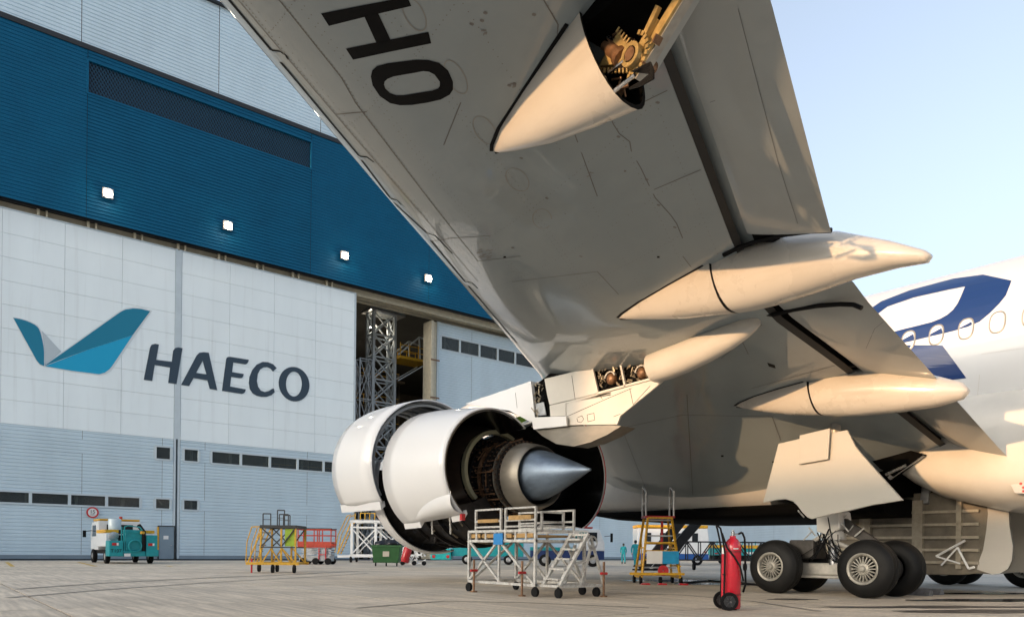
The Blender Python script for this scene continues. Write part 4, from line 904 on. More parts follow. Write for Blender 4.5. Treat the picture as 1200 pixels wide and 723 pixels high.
put('side_stay', MB().tube((GX,GY,2.0), (GX+2.4,GY+0.2,3.6), 0.09, 12).tube((GX,GY,3.5), (GX,GY,4.7), 0.12, 12), ggm, gear, smooth=40)
mb = MB()
for i in range(13):
    a = Vector((GX-0.28+rng.uniform(-.06,.06), GY+rng.uniform(-.25,.3), rng.uniform(1.2,1.95))); e = Vector((GX-0.3+rng.uniform(-.1,.1), GY+rng.choice((-1,1))*rng.uniform(.3,1.0), rng.uniform(0.72,1.0)))
    mid = (a+e)/2+Vector((rng.uniform(-.12,0), 0, rng.uniform(-.22,-.02))); mb.path([a, (a+mid)/2+Vector((-.02,0,-.05)), mid, (mid+e)/2+Vector((0,0,-.06)), e], rng.uniform(0.009,0.017), 6)
put('brake_hoses', mb, black, gear, kind='stuff')
for yb in (8.01, 10.27):
    put('brake_stack', MB().tube((16.72,yb,0.645), (17.5,yb,0.645), 0.3, 24).tube((16.9,yb,0.645), (17.3,yb,0.645), 0.35, 24), mat('dark_link', (0.05,0.045,0.04)), gear, smooth=40)
put('brake_rod', MB().tube((GX-0.22,GY-1.1,0.42), (GX-0.22,GY+1.1,0.42), 0.035, 8).tube((GX-0.2,GY-0.95,0.95), (GX-0.2,GY-0.1,1.25), 0.05, 8).tube((GX-0.2,GY+0.95,0.95), (GX-0.2,GY+0.1,1.45), 0.05, 8), ggm, gear)
mb = MB()
for i in range(16):
    a = Vector((GX+rng.uniform(-.32,.1), GY+rng.uniform(-.6,.7), rng.uniform(0.9,1.9))); b = a+Vector((rng.uniform(-.1,.1), rng.uniform(-.3,.3), rng.uniform(-.25,.25))); mb.tube(a, b, rng.uniform(0.012,0.02), 6)
put('hydraulic_fittings', mb, whsteel, gear, kind='stuff')
put('brake_unit', MB().box(GX-0.3, GX+0.3, GY+0.35, GY+1.0, 0.85, 1.3), mat('dark_link', (0.05,0.045,0.04)), gear, bevel=0.04)
tyrem = mat('tyre_rubber', (0.0055,0.0053,0.005), 0.6, spec=0.3, var=0.35, scale=5, bump=0.15, bscale=30, stain=((0.016,0.0145,0.013), 3, 0.55, (1,1,1), 0.5))
rimm = mat('wheel_rim', (0.34,0.32,0.275), 0.42, 0.35, var=0.2, scale=7)
WR = 0.65
tyre = MB(); tyre.lathe((0,0,0), (1,0,0), [(0.03,0.33),(0.0,0.36),(0.0,0.42),(0.03,0.52),(0.075,0.59),(0.11,0.622),(0.115,0.615),(0.12,0.63),(0.19,0.648),(0.195,0.638),(0.205,0.638),(0.21,0.65),(0.27,0.652),(0.275,0.642),(0.285,0.642),(0.29,0.652),(0.35,0.648),(0.355,0.638),(0.365,0.638),(0.37,0.644),(0.44,0.62),(0.49,0.57),(0.53,0.5),(0.545,0.42),(0.545,0.36),(0.51,0.33)], 56)
rim = MB(); rim.lathe((0,0,0), (1,0,0), [(0.05,0.345),(0.0,0.35),(-0.005,0.335),(0.01,0.30),(0.06,0.275),(0.1,0.265),(0.16,0.26)], 48)
spk = MB()
for i in range(20):
    t = 2*PI*i/20; spk.bar((0.065, 0.12*math.cos(t), 0.12*math.sin(t)), (0.075, 0.272*math.cos(t), 0.272*math.sin(t)), 0.024, 0.05, up=(1,0,0))
hub = MB(); hub.lathe((0,0,0), (1,0,0), [(-0.01,0),(-0.01,0.05),(0.01,0.065),(0.03,0.075),(0.04,0.12),(0.07,0.135),(0.1,0.13)], 24)
for i in range(10):
    t = 2*PI*i/10; hub.tube((0.025, 0.1*math.cos(t), 0.1*math.sin(t)), (0.06, 0.1*math.cos(t), 0.1*math.sin(t)), 0.012, 6)
tm = tyre.mesh('wheel', smooth=35); rm = rim.mesh('rim', smooth=40); sm_ = spk.mesh('spokes'); hm = hub.mesh('hub_cap', smooth=40)
inner = MB(); inner.lathe((0,0,0), (1,0,0), [(0.15,0.0),(0.15,0.33)], 32); im = inner.mesh('brake_disc')
def wheel(x, y, flip=False):
    w = put('wheel', tm, tyrem, air); w.location = Vector((x, y, WR-0.005))-ORG[air]; w.rotation_euler = (rng.uniform(0,6), 0, PI if flip else 0)
    for nm, me, m in (('rim', rm, rimm), ('spokes', sm_, rimm), ('hub_cap', hm, rimm), ('brake_disc', im, dark)): put(nm, me, m, w, local=True)
for y in (8.01, 10.27): wheel(16.19, y); wheel(18.02, y, True)
for y in (8.01, 10.27):
    wheel(22.1+22.1-18.02, y); wheel(22.1+22.1-16.19, y, True)
g2x = 44.2-GX
put('starboard_strut', MB().tube((g2x,GY,0.6), (g2x,GY,4.2), 0.23, 18), acc, gear, smooth=40)
put('bogie_beam', MB().bar((g2x,GY-1.25,0.6), (g2x,GY+1.25,0.6), 0.26, 0.3), ggm, gear)
# gear leg door (facing outboard) with the small upper plate
DX = 15.9
gdm = mat('leg_door_paint', (0.40,0.38,0.335), 0.32, var=0.03, scale=1, coat=0.4)
gd = put('gear_leg_door', MB().prism([at(u, v, x=DX) for u, v in ((912,519.6),(950,511),(992.7,503.5),(997,512),(1002,522),(1008,530),(1030,555),(1058,586),(1020,592),(996,598),(975,602),(951,608),(946,606),(940,600),(934,592),(929,587.5),(920,584.5),(908,586),(894,589))], (0.07,0,0)), gdm, air, bevel=0.015)
put('upper_plate', MB().prism([at(u, v, x=DX-0.10) for u, v in ((937,510),(972.5,501.5),(970,538),(935.5,544))], (0.05,0,0)), gdm, gd, bevel=0.01)
put('door_bracket', MB().box(DX+0.075, GX-0.2, GY-0.25, GY-0.05, 2.5, 2.7).box(DX+0.075, GX-0.2, GY-0.6, GY-0.3, 3.2, 3.4).box(DX-0.05, DX-0.001, at(955,520,x=DX).y-0.1, at(955,520,x=DX).y+0.1, 3.3, 3.5), steel, gd)
# belly gear door hanging open: skin, frame, ribs, stay
BX = 20.75
bp = [(11.4,2.6),(11.4,0.75),(11.0,0.56),(9.5,0.47),(8.4,0.45),(7.7,0.47),(7.3,0.53),(7.0,0.5),(6.85,0.53),(6.68,0.65),(6.6,0.85),(6.58,1.2),(6.66,1.7),(6.68,2.1),(6.5,2.35),(6.5,2.6)]
bd = put('belly_gear_door', MB().prism([(BX, y, z) for y, z in bp], (0.09,0,0)), mat('door_inner_cream', (0.19,0.165,0.125), 0.5, var=0.25, scale=2.5, stain=((0.12,0.09,0.06), 3, 0.56, (1,1,1), 0.6)), air, bevel=0.02)
ribm = mat('door_rib', (0.40,0.355,0.275), 0.5, var=0.25, scale=4, stain=((0.14,0.1,0.07), 5, 0.6))
put('door_rim', MB().prism([(BX-0.035, y, z) for y, z in ((7.35,0.62),(7.0,0.5),(6.85,0.53),(6.68,0.65),(6.6,0.85),(6.58,1.2),(6.66,1.7),(6.68,2.1),(6.5,2.35),(7.15,2.36),(7.12,2.0),(7.15,1.6),(7.22,1.1),(7.32,0.8))], (0.03,0,0)), acc, bd)
for z in (0.78, 1.1, 1.42, 1.75, 2.08): put('rib', MB().box(BX-0.11, BX-0.004, 7.3, 11.3, z-0.035, z+0.035), ribm, bd)
for y, k in ((7.75,0.12),(8.75,0.26),(10.1,0.2),(10.25,0.1),(11.2,0.2)): put('rib', MB().box(BX-0.13, BX-0.006, y-k/2, y+k/2, 0.62, 2.4), ribm, bd)
st_ = lambda u, v: at(u, v, x=BX-0.25)
put('stay_truss', MB().tube(st_(1097,651.5), st_(1131,633), 0.03, 8).tube(st_(1122,641), st_(1135,666), 0.028, 8).tube(st_(1122,641), st_(1103,662), 0.022, 8).tube(st_(1098,652), st_(1125,660), 0.022, 8).tube(st_(1135,666), st_(1142,664), 0.03, 8), white, bd)
put('hinge_arm', MB().bar((BX-0.05, 8.6, 2.3), (BX+0.1, 8.6, 3.0), 0.2, 0.1).bar((BX-0.05, 10.9, 2.3), (BX+0.1, 10.9, 3.0), 0.2, 0.1), steel, bd)
bd2 = MB().prism([(44.2-BX-0.09, y, z) for y, z in bp], (0.09,0,0)); put('belly_gear_door', bd2, acc, air)
# landing gear bay edge strut, visible behind the leg door
put('bay_strut', MB().tube(at(1042,560,x=19.0), at(1082,532,x=19.0), 0.06, 10).tube(at(1038,556,x=18.8), at(1062,545,x=18.8), 0.04, 8), chrome, air)
put('wing_bay', MB().prism([at(u, v, x=18.9) for u, v in ((1000,512),(1040,520),(1082,532),(1046,558),(1030,548),(1012,530))], (0.25,0,0)), dark, air)
# nacelle-side and belly details: aft flap on the wing root, air outlet with red dots
put('root_fillet_panel', MB().prism([at(u, v, x=19.55) for u, v in ((1150,504),(1170,503),(1181,519),(1168,517))], (0.2,0,0)), flapm, air)
sc_ = put('air_scoop', MB().prism([at(u, v, x=19.04) for u, v in ((1185,568),(1200,566),(1215,566),(1215,579),(1190,578))], (-0.06,0,0)), acc, air, bevel=0.01)
mb = MB()
for u, v in ((1196,566.5),(1199,571),(1199,575.5)): p = at(u, v, x=18.97); mb.lathe((18.972, p.y, p.z), (1,0,0), [(0,0),(-0.004,0.03),(0.01,0.03)], 10)
put('red_dot', mb, red, sc_)
# ---- cabin windows and livery on the fuselage side
def fp(y, s_, off=0.0):
    ph = s_/RF; r = RF+off; return Vector((XC_-r*math.cos(ph), y, ZC_+r*math.sin(ph)))
W0 = (6.34-ZC_)*1.02
wfm = mat('window_surround', (0.26,0.25,0.235), 0.4, 0.3); shade = mat('window_shade', (0.78,0.78,0.77), 0.15, coat=0.8)
def rr(a, b, n=24, e=0.62): return [(a*abs(math.cos(t))**e*(1 if math.cos(t) >= 0 else -1), b*abs(math.sin(t))**e*(1 if math.sin(t) >= 0 else -1)) for t in [2*PI*i/n for i in range(n)]]
for k in range(-6, 32):
    y = 6.54+0.66*k
    o_, i_ = rr(0.18, 0.275, e=0.8), rr(0.142, 0.235, e=0.8)
    mb = MB(); mb.loft([[fp(y+a, W0+b, 0.002) for a, b in o_], [fp(y+a*0.96, W0+b*0.97, 0.014) for a, b in o_], [fp(y+a, W0+b, 0.012) for a, b in i_], [fp(y+a, W0+b, 0.001) for a, b in i_]], cap0=False, cap1=False)
    w = put('cabin_window', mb, wfm, fus, smooth=60)
    put('window_pane', MB().add([fp(y+a, W0+b, 0.004) for a, b in i_], [tuple(range(len(i_)))]), shade, fus)
logob = mat('livery_blue', (0.004,0.026,0.12), 0.3, coat=0.5)
decal_strip('livery_mark', [(1006,373),(1014,366),(1033,353),(1067,340),(1117,326.7),(1152,322),(1185.5,329)], [(1012,384),(1022,373),(1040,359.5),(1070,349),(1112,339.5),(1131,336),(1131,336)], fb, logob, fus)
decal_strip('livery_mark', [(1185.5,329),(1179,346),(1171,356),(1160,367),(1148,377),(1134,383),(1117,388),(1075,398),(1046,405),(1020,412)], [(1131,336),(1125,350),(1122,356),(1117,363),(1110,369),(1102,373.5),(1092,377.5),(1058,386),(1036,391.8),(1010,398)], fb, logob, fus)
decal_strip('livery_mark', [(1035,404),(1050,416),(1078,432),(1108,446)], [(1104.5,404.7),(1112,415),(1122,428.5),(1132.5,443)], fb, logob, fus)
mb = MB(); decal_line(mb, [(1148,439),(1143,490)], 0.012, fb); decal_line(mb, [(1143,487),(1200,483)], 0.012, fb); decal_line(mb, [(1150,415),(1200,408)], 0.01, fb)
put('panel_seam', mb, mat('faint_white_seam', (0.5,0.49,0.47), 0.5), fus, kind='stuff')
# ================================================================== ground equipment (local frames: x along the view's right where rotated)
ROT = -TH
def castor(mb, x, y, r=0.1, w=0.06, z=0.0): mb.tube((x-w/2, y, z+r), (x+w/2, y, z+r), r, 14)
def lp(L, m_=None): return lambda nm, mb, m, **k: put(nm, mb, m, L, local=True, **k)
# ---- numbered white work stand by the engine
b = at(627,699,z=0); a, c = at(549.5,690,x=b.x), at(707,692,y=b.y-0.6)
sx0, sx1, sy0, sy1 = b.x, c.x, b.y, a.y
ws = thing('work_stand', (sx0, sy0, 0), 'white tubular work stand numbered 475 with steps, under the engine exhaust', 'work stand')
Wd, Ld, Hd = sx1-sx0, sy1-sy0, 1.40
P = lp(ws)
mb = MB(); w = 0.06
for x in (0, Wd):
    for y in (0, Ld): mb.bar((x,y,0.22), (x,y,Hd), w)
mb.bar((0,Ld*0.52,0.22), (0,Ld*0.52,Hd), w*0.8); mb.bar((Wd,Ld*0.52,0.22), (Wd,Ld*0.52,Hd), w*0.8)
for z in (0.24, Hd-0.22, Hd):
    mb.bar((0,-w/2,z), (0,Ld+w/2,z), w*0.95); mb.bar((Wd,-w/2,z), (Wd,Ld+w/2,z), w*0.95); mb.bar((0.03,0,z), (Wd-0.03,0,z), w*0.9); mb.bar((0.03,Ld,z), (Wd-0.03,Ld,z), w*0.9)
for y in np.linspace(0.3, Ld-0.3, 6): mb.bar((0,y,Hd-0.2), (0,y,Hd-0.02), 0.05)
P('frame', mb, whsteel)
mb = MB()
for x in (0, Wd):
    mb.bar((x,Ld*0.98,Hd-0.25), (x,Ld*0.5,0.26), 0.05); mb.bar((x,Ld*0.02,0.26), (x,Ld*0.5,Hd-0.25), 0.05); mb.bar((x,Ld*0.98,0.3), (x,Ld*0.55,Hd-0.25), 0.05)
mb.bar((Wd*0.98,0.0,0.28), (Wd*0.62,0.0,Hd-0.25), 0.05); mb.bar((0.1,Ld,0.28), (Wd*0.9,Ld,Hd-0.25), 0.05)
P('cross_brace', mb, whsteel)
for k in range(5): P('deck_board', MB().box(0.04, Wd-0.04, Ld*k/5+0.03, Ld*(k+1)/5-0.02, Hd-0.13, Hd-0.09), mat('deck_timber', (0.36,0.22,0.08), 0.6, var=0.3, scale=7))
for y0, y1 in ((0.1,0.75),(0.95,1.5),(1.7,2.2),(2.3,2.7)): P('kick_board', MB().box(-0.005, 0.02, Ld*y0/2.8, Ld*y1/2.8, Hd-0.15, Hd-0.06), mat('deck_timber'))
def rail(x0, y0, x1, y1, z1, name='guard_rail'):
    mb = MB()
    for x, y in ((x0,y0),(x1,y1)): mb.bar((x,y,Hd+0.03), (x,y,z1), 0.045)
    for z in (lerp(Hd, z1, 0.45), z1-0.02, Hd+0.1): mb.bar((x0,y0,z), (x1,y1,z), 0.04)
    P(name, mb, whsteel)
rail(0.1, Ld*0.95, 0.1, Ld*0.55, Hd+0.52); rail(0.1, Ld*0.48, 0.1, Ld*0.05, Hd+0.52); rail(0.25, 0.1, Wd-0.55, 0.1, Hd+0.42); rail(Wd-0.1, Ld*0.1, Wd-0.1, Ld*0.9, Hd+0.5)
P('gate_board', MB().box(0.06, 0.14, Ld*0.58, Ld*0.9, Hd+0.2, Hd+0.28), mat('deck_timber')); P('gate_board', MB().box(0.06, 0.14, Ld*0.1, Ld*0.42, Hd+0.24, Hd+0.34), mat('deck_timber'))
mb = MB()
for dy in (-0.12, -0.62):
    mb.bar((0.12,dy,0.26), (Wd*0.66,dy+0.02,Hd-0.06), 0.05, 0.09, up=(0,1,0))
    mb.bar((Wd*0.52,dy,0.26), (Wd*0.72,dy,Hd-0.3), 0.05)
mb.bar((0.12,-0.12,0.24), (Wd,-0.12,0.24), 0.06); mb.bar((0.12,-0.62,0.24), (Wd,-0.62,0.24), 0.06); mb.bar((0.12,-0.62,0.24), (0.12,0,0.24), 0.05); mb.bar((Wd,-0.62,0.24), (Wd,0,0.24), 0.05)
mb.bar((Wd*0.66,-0.62,Hd-0.08), (Wd*0.66,-0.02,Hd-0.08), 0.05); mb.bar((Wd,-0.62,0.24), (Wd*0.7,-0.62,Hd-0.1), 0.05); mb.bar((Wd*0.4,-0.62,0.7), (Wd*0.85,-0.62,0.85), 0.04)
P('stair_stringer', mb, whsteel)
for k in range(5):
    t = (k+0.6)/5.2; P('step', MB().box(lerp(0.12,Wd*0.66,t)-0.12, lerp(0.12,Wd*0.66,t)+0.1, -0.6, -0.14, lerp(0.26,Hd-0.06,t)-0.02, lerp(0.26,Hd-0.06,t)+0.02), whsteel)
mb = MB()
for i in range(20):
    t = 2*PI*i/20; t2 = 2*PI*(i+1)/20; mb.tube((Wd*0.72+0.13*math.cos(t), -0.66, Hd-0.25+0.13*math.sin(t)), (Wd*0.72+0.13*math.cos(t2), -0.66, Hd-0.25+0.13*math.sin(t2)), 0.02, 6)
P('coiled_hose', mb, steel)
for x, y in ((0.0,Ld),(0.0,0.0),(Wd,0.05),(Wd,Ld),(0.12,-0.6),(Wd*0.85,-0.6)):
    mb = MB(); castor(mb, x, y, 0.1); mb.bar((x,y,0.1), (x,y,0.23), 0.05); P('castor', mb, black)
for x, y in ((-0.1,Ld*0.86),(-0.12,Ld*0.12),(Wd*0.9,-0.75)):
    mb = MB(); mb.tube((x,y,0.0), (x,y,0.75), 0.025, 8); mb.tube((x,y,0.0), (x,y,0.03), 0.08, 10); j = P('jack_leg', mb, brown); P('jack_handle', MB().tube((x-0.09,y,0.5), (x+0.09,y,0.5), 0.03, 8), red)
P('blue_tag', MB().box(-0.06, -0.04, Ld*0.44, Ld*0.58, Hd-0.3, Hd-0.05), mat('tag_blue', (0.02,0.2,0.5), 0.5))
P('number_plate', MB().box(Wd*0.74, Wd+0.06, -0.06, -0.04, Hd-0.2, Hd+0.02), white)
t = text('lettering', '475', 0.2, (Wd*0.92, -0.064, Hd-0.09), (PI/2,0,0), mat('teal_ink', (0.0,0.22,0.25), 0.5), ws)
P('plate_mark', MB().box(Wd*0.765, Wd*0.80, -0.066, -0.061, Hd-0.15, Hd-0.06), mat('teal_ink', (0.0,0.22,0.25)))
# ---- yellow step ladder stand at the belly
p = at(772,684,z=0)
ld = thing('step_stand', (p.x, p.y, 0), 'tall yellow wheeled step stand with blue and white board under the belly', 'step stand', ROT)
P = lp(ld)
mb = MB()
for x in (-0.5, 0.5):
    mb.bar((x*1.15,-0.35,0.2), (x*0.72,-0.05,2.0), 0.055); mb.bar((x*1.15,0.9,0.2), (x*0.75,0.55,2.0), 0.055); mb.bar((x*1.15,-0.35,0.55), (x*1.12,0.85,0.55), 0.04); mb.bar((x*0.95,-0.25,1.1), (x*0.9,0.7,1.1), 0.04); mb.bar((x*1.15,-0.3,0.25), (x*0.85,0.7,1.5), 0.035)
for z, k in ((0.3,0.56),(1.0,0.5),(1.25,0.46),(2.0,0.37)): mb.bar((-k,-0.35+0.15*(z-0.2),z), (k,-0.35+0.15*(z-0.2),z), 0.05)
mb.bar((-0.58,0.9,0.25), (0.58,0.9,0.25), 0.05); mb.bar((-0.4,0.55,1.95), (0.4,0.55,1.95), 0.05); mb.bar((-0.95,-0.4,0.32), (0.68,-0.4,0.32), 0.07); mb.bar((-0.58,-0.35,0.22), (-0.58,0.9,0.22), 0.06); mb.bar((0.58,-0.35,0.22), (0.58,0.9,0.22), 0.06)
P('frame', mb, yellow)
for k in range(7): z = 0.5+k*0.24; q = 0.53-0.16*(z/2); P('step', MB().box(-q, q, -0.22+0.13*z, 0.0+0.13*z, z-0.02, z+0.02), yellow if k % 2 else steel)
P('top_deck', MB().box(-0.45, 0.45, -0.1, 0.6, 2.0, 2.06), red); P('centre_post', MB().tube((0.12,0.2,0.6), (0.12,0.2,2.0), 0.04, 10), red)
mb = MB()
for x in (-0.42, 0.42):
    mb.path([(x,-0.05,2.0), (x,-0.05,2.8), (x-0.05,0.25,2.95), (x,0.55,2.7), (x,0.55,2.0)], 0.03, 8); mb.tube((x,-0.05,2.5), (x,0.55,2.4), 0.022, 8)
P('hand_rail', mb, steel)
P('white_board', MB().box(-0.44, 0.03, -0.36, -0.345, 0.62, 1.0), white); P('blue_board', MB().box(0.034, 0.52, -0.36, -0.345, 0.62, 1.0), mat('board_blue', (0.01,0.28,0.55), 0.5, var=0.15, scale=6))
for x, y in ((-0.6,-0.3),(0.6,-0.3),(-0.6,0.9),(0.6,0.9),(-0.05,-0.5)):
    mb = MB(); castor(mb, x, y, 0.12, 0.07); mb.bar((x,y,0.12), (x,y,0.24), 0.05); P('castor', mb, black)
for x in (-0.5, 0.62, 0.0): P('chock', MB().prism([(x-0.14,-0.62,0.0),(x+0.14,-0.62,0.0),(x+0.1,-0.62,0.05),(x-0.1,-0.62,0.05)], (0,0.18,0)), red)
mb = MB(); mb.lathe((0.05,-0.42,0.42), (0,1,0), [(0,0.02),(0,0.16),(0.05,0.16),(0.05,0.02)], 18); P('hose_reel', mb, red)
# ---- wheeled fire extinguisher
p = at(858,714,z=0)
fe = thing('fire_extinguisher', (p.x, p.y, 0), 'tall red wheeled fire extinguisher with black hose standing on the apron', 'fire extinguisher', ROT)
P = lp(fe)
mb = MB(); mb.lathe((0,0,0), (0,0,1), [(0.02,0.0),(0.02,0.125),(0.05,0.14),(1.06,0.14),(1.12,0.132),(1.19,0.09),(1.22,0.055),(1.26,0.05)], 32); P('cylinder', mb, mat('gloss_red', (0.55,0.012,0.03), 0.22, var=0.06, scale=6, coat=0.6), smooth=50)
P('side_tube', MB().tube((-0.155,0,0.12), (-0.155,0,0.95), 0.035, 14), mat('gloss_red', (0.55,0.012,0.03)), smooth=40); P('white_tip', MB().tube((-0.155,0,0.951), (-0.155,0,1.06), 0.032, 14), white)
P('valve', MB().tube((0,0,1.24), (0,0,1.33), 0.03, 12).tube((0,0,1.33), (0,0,1.36), 0.018, 10).tube((0,0,1.29), (0.09,0,1.29), 0.015, 8), chrome, smooth=40)
P('neck_band', MB().tube((0,0,0.98), (0,0,1.0), 0.145, 32).tube((0,0,0.25), (0,0,0.27), 0.145, 32), mat('dark_red', (0.2,0.01,0.015), 0.4))
mb = MB()
for y in (-0.1, 0.1): mb.path([(-0.17,y,0.16), (-0.16,y,0.95), (-0.2,y,1.2), (-0.24,y,1.38)], 0.016, 8)
mb.path([(-0.24,-0.1,1.38), (-0.27,-0.05,1.42), (-0.27,0.05,1.42), (-0.24,0.1,1.38)], 0.016, 8); mb.tube((-0.17,-0.1,0.6), (-0.17,0.1,0.6), 0.012, 8)
P('handle_frame', mb, black)
mb = MB(); pts = [(0.09,0,1.29),(0.15,-0.02,1.32),(0.19,-0.03,1.22),(0.2,-0.04,1.0),(0.2,-0.05,0.7),(0.22,-0.02,0.45),(0.2,0.05,0.3)]
mb.path(pts, 0.018, 8); P('hose', mb, black)
mb = MB(); pts = [(-0.22,-0.12,1.3),(-0.14,-0.15,1.05),(-0.02,-0.165,0.9),(0.08,-0.16,0.74),(0.15,-0.12,0.5)]; mb.path(pts, 0.016, 8); P('hose', mb, black)
for y in (-0.24, 0.2):
    for x in (-0.12,):
        mb = MB(); mb.lathe((x,y-0.035,0.155), (0,1,0), [(0.01,0.10),(0,0.12),(0.005,0.148),(0.03,0.155),(0.05,0.15),(0.07,0.12),(0.06,0.1)], 26); wl_ = P('wheel', mb, black, smooth=40)
        mb = MB(); mb.lathe((x,y-0.03,0.155), (0,1,0), [(0.02,0.0),(0.0,0.035),(0.02,0.05),(0.02,0.1)], 20)
        for i in range(6): t = PI/3*i; mb.bar((x+0.03*math.cos(t), y-0.03, 0.155+0.03*math.sin(t)), (x+0.1*math.cos(t), y-0.03, 0.155+0.1*math.sin(t)), 0.02, 0.02, up=(0,1,0))
        P('wheel_hub', mb, mat('wheel_grey', (0.05,0.05,0.052), 0.4))
P('axle', MB().tube((-0.12,-0.22,0.155), (-0.12,0.22,0.155), 0.018, 8).box(-0.15, 0.05, -0.1, 0.1, 0.0, 0.03), black)
put('label_plate', MB().box(-0.03, 0.05, -0.146, -0.139, 1.03, 1.05), white, fe, local=True)
# ---- yellow and black stepped docking stand
p = at(320,671,z=0)
ys_ = thing('docking_stand', (p.x, p.y, 0), 'yellow wheeled docking stand with stairs and a green panel', 'work stand', ROT); ys_.scale = (0.88, 0.9, 1.0)
P = lp(ys_)
def quadframe(mb, xs, ys, z0, z1, w):
    for x in xs:
        for y in ys: mb.bar((x,y,z0), (x,y,z1), w)
mb = MB(); quadframe(mb, (-0.55,0.35,0.98), (0.0,1.5), 0.35, 1.8, 0.075)
mb.bar((-1.2,0,0.36), (1.15,0,0.36), 0.1); mb.bar((-1.2,1.5,0.36), (1.15,1.5,0.36), 0.1); mb.bar((-0.55,0,0.36), (-0.55,1.5,0.36), 0.08); mb.bar((0.98,0,0.36), (0.98,1.5,0.36), 0.08)
for y in (0.0, 1.5): mb.bar((-0.5,y,0.4), (-0.1,y,0.95), 0.05); mb.bar((-0.1,y,0.95), (0.3,y,0.4), 0.05); mb.bar((0.4,y,0.95), (0.95,y,0.42), 0.05)
P('frame', mb, yellow)
bk = mat('black_frame', (0.02,0.02,0.02), 0.5)
mb = MB()
for y in (-0.02, 1.52):
    mb.bar((-0.6,y,1.78), (1.03,y,1.78), 0.09); mb.bar((-0.55,y,1.0), (0.98,y,1.0), 0.05); mb.bar((-0.52,y,1.05), (0.32,y,1.75), 0.045); mb.bar((-0.52,y,1.75), (0.32,y,1.05), 0.045); mb.bar((0.38,y,1.05), (0.96,y,1.74), 0.045)
for x in (-0.57, 1.0): mb.bar((x,0,1.78), (x,1.5,1.78), 0.08)
P('upper_brace', mb, bk)
for k in range(4): P('deck_board', MB().box(-0.6, 1.02, k*0.38, k*0.38+0.36, 1.825, 1.86), bk)
def urail(x0, x1, y, z1):
    mb = MB(); mb.bar((x0,y,1.86), (x0,y,z1), 0.04); mb.bar((x1,y,1.86), (x1,y,z1), 0.04)
    for z in (z1, lerp(1.86,z1,0.5)): mb.bar((x0,y,z), (x1,y,z), 0.045 if z == z1 else 0.02)
    P('guard_rail', mb, bk)
urail(-0.5,-0.16,0.1,2.3); urail(-0.12,0.2,0.9,2.48); urail(0.22,0.62,0.1,2.28); urail(0.0,0.3,1.4,2.3)
P('green_panel', MB().box(0.5, 0.94, 0.02, 0.05, 1.04, 1.72), mat('lime_panel', (0.28,0.42,0.02), 0.5, var=0.15, scale=5))
mb = MB()
for y in (0.1, 1.2):
    mb.bar((-1.15,y,0.4), (-0.52,y,1.75), 0.05); mb.path([(-1.25,y,0.4), (-1.2,y,1.2), (-1.0,y,1.78), (-0.55,y,1.8)], 0.025, 6); mb.path([(-1.05,y,0.5), (-1.0,y,1.1), (-0.75,y,1.75)], 0.022, 6)
P('stair_rail', mb, yellow)
for k in range(5): t = (k+0.5)/5; P('step', MB().box(lerp(-1.12,-0.55,t)-0.1, lerp(-1.12,-0.55,t)+0.12, 0.12, 1.18, lerp(0.45,1.7,t)-0.02, lerp(0.45,1.7,t)+0.02), steel)
for x, y in ((-1.1,1.4),(0.0,-0.05),(0.95,-0.05),(-0.3,1.5)):
    mb = MB(); castor(mb, x, y, 0.16, 0.09); mb.bar((x,y,0.15), (x,y,0.33), 0.07); P('castor', mb, black)
P('jack_leg', MB().tube((-0.95,0,0.0), (-0.95,0,0.55), 0.04, 10), red)
# ---- red scissor lift
p = at(372,661,z=0)
sl_ = thing('scissor_lift', (p.x, p.y, 0), 'red scissor lift platform parked behind the yellow docking stand', 'scissor lift', ROT)
P = lp(sl_)
P('chassis', MB().box(-1.0, 0.85, -0.4, 0.7, 0.2, 0.55), mat('lift_grey', (0.35,0.36,0.36), 0.5, var=0.2, scale=5), bevel=0.03)
for k in range(3):
    for s_ in (1, -1):
        mb = MB()
        for y in (-0.3, 0.6): mb.bar((-0.9*s_,y,0.58+k*0.14), (0.75*s_,y,0.72+k*0.14), 0.07)
        P('scissor_arm', mb, steel)
P('platform', MB().box(-1.1, 0.95, -0.45, 0.75, 1.02, 1.12), orange)
mb = MB()
for y in (-0.45, 0.75):
    mb.box(-1.1, 0.95, y-0.02, y+0.02, 1.12, 1.38)
    for z in (1.75, 2.1): mb.bar((-1.1,y,z), (0.95,y,z), 0.06)
    for x in (-1.07,-0.1,0.1,0.92): mb.bar((x,y,1.38), (x,y,2.12), 0.06)
for x in (-1.08, 0.93):
    for z in (1.3,1.75,2.1): mb.bar((x,-0.45,z), (x,0.75,z), 0.06)
P('guard_rail', mb, orange)
P('top_rail', MB().bar((-1.12,-0.45,2.16), (0.98,-0.45,2.16), 0.05).bar((-1.12,0.75,2.16), (0.98,0.75,2.16), 0.05), black)
P('base_ladder', MB().bar((0.2,-0.43,0.3), (0.2,-0.43,1.0), 0.06).bar((0.6,-0.43,0.3), (0.6,-0.43,1.0), 0.06).bar((0.2,-0.43,0.6), (0.6,-0.43,0.6), 0.05), red)
for x in (-0.75, 0.0, 0.75):
    mb = MB(); mb.tube((x,-0.52,0.2), (x,-0.38,0.2), 0.2, 18); P('wheel', mb, black)
    mb = MB(); mb.tube((x,0.68,0.2), (x,0.82,0.2), 0.2, 18); P('wheel', mb, black)
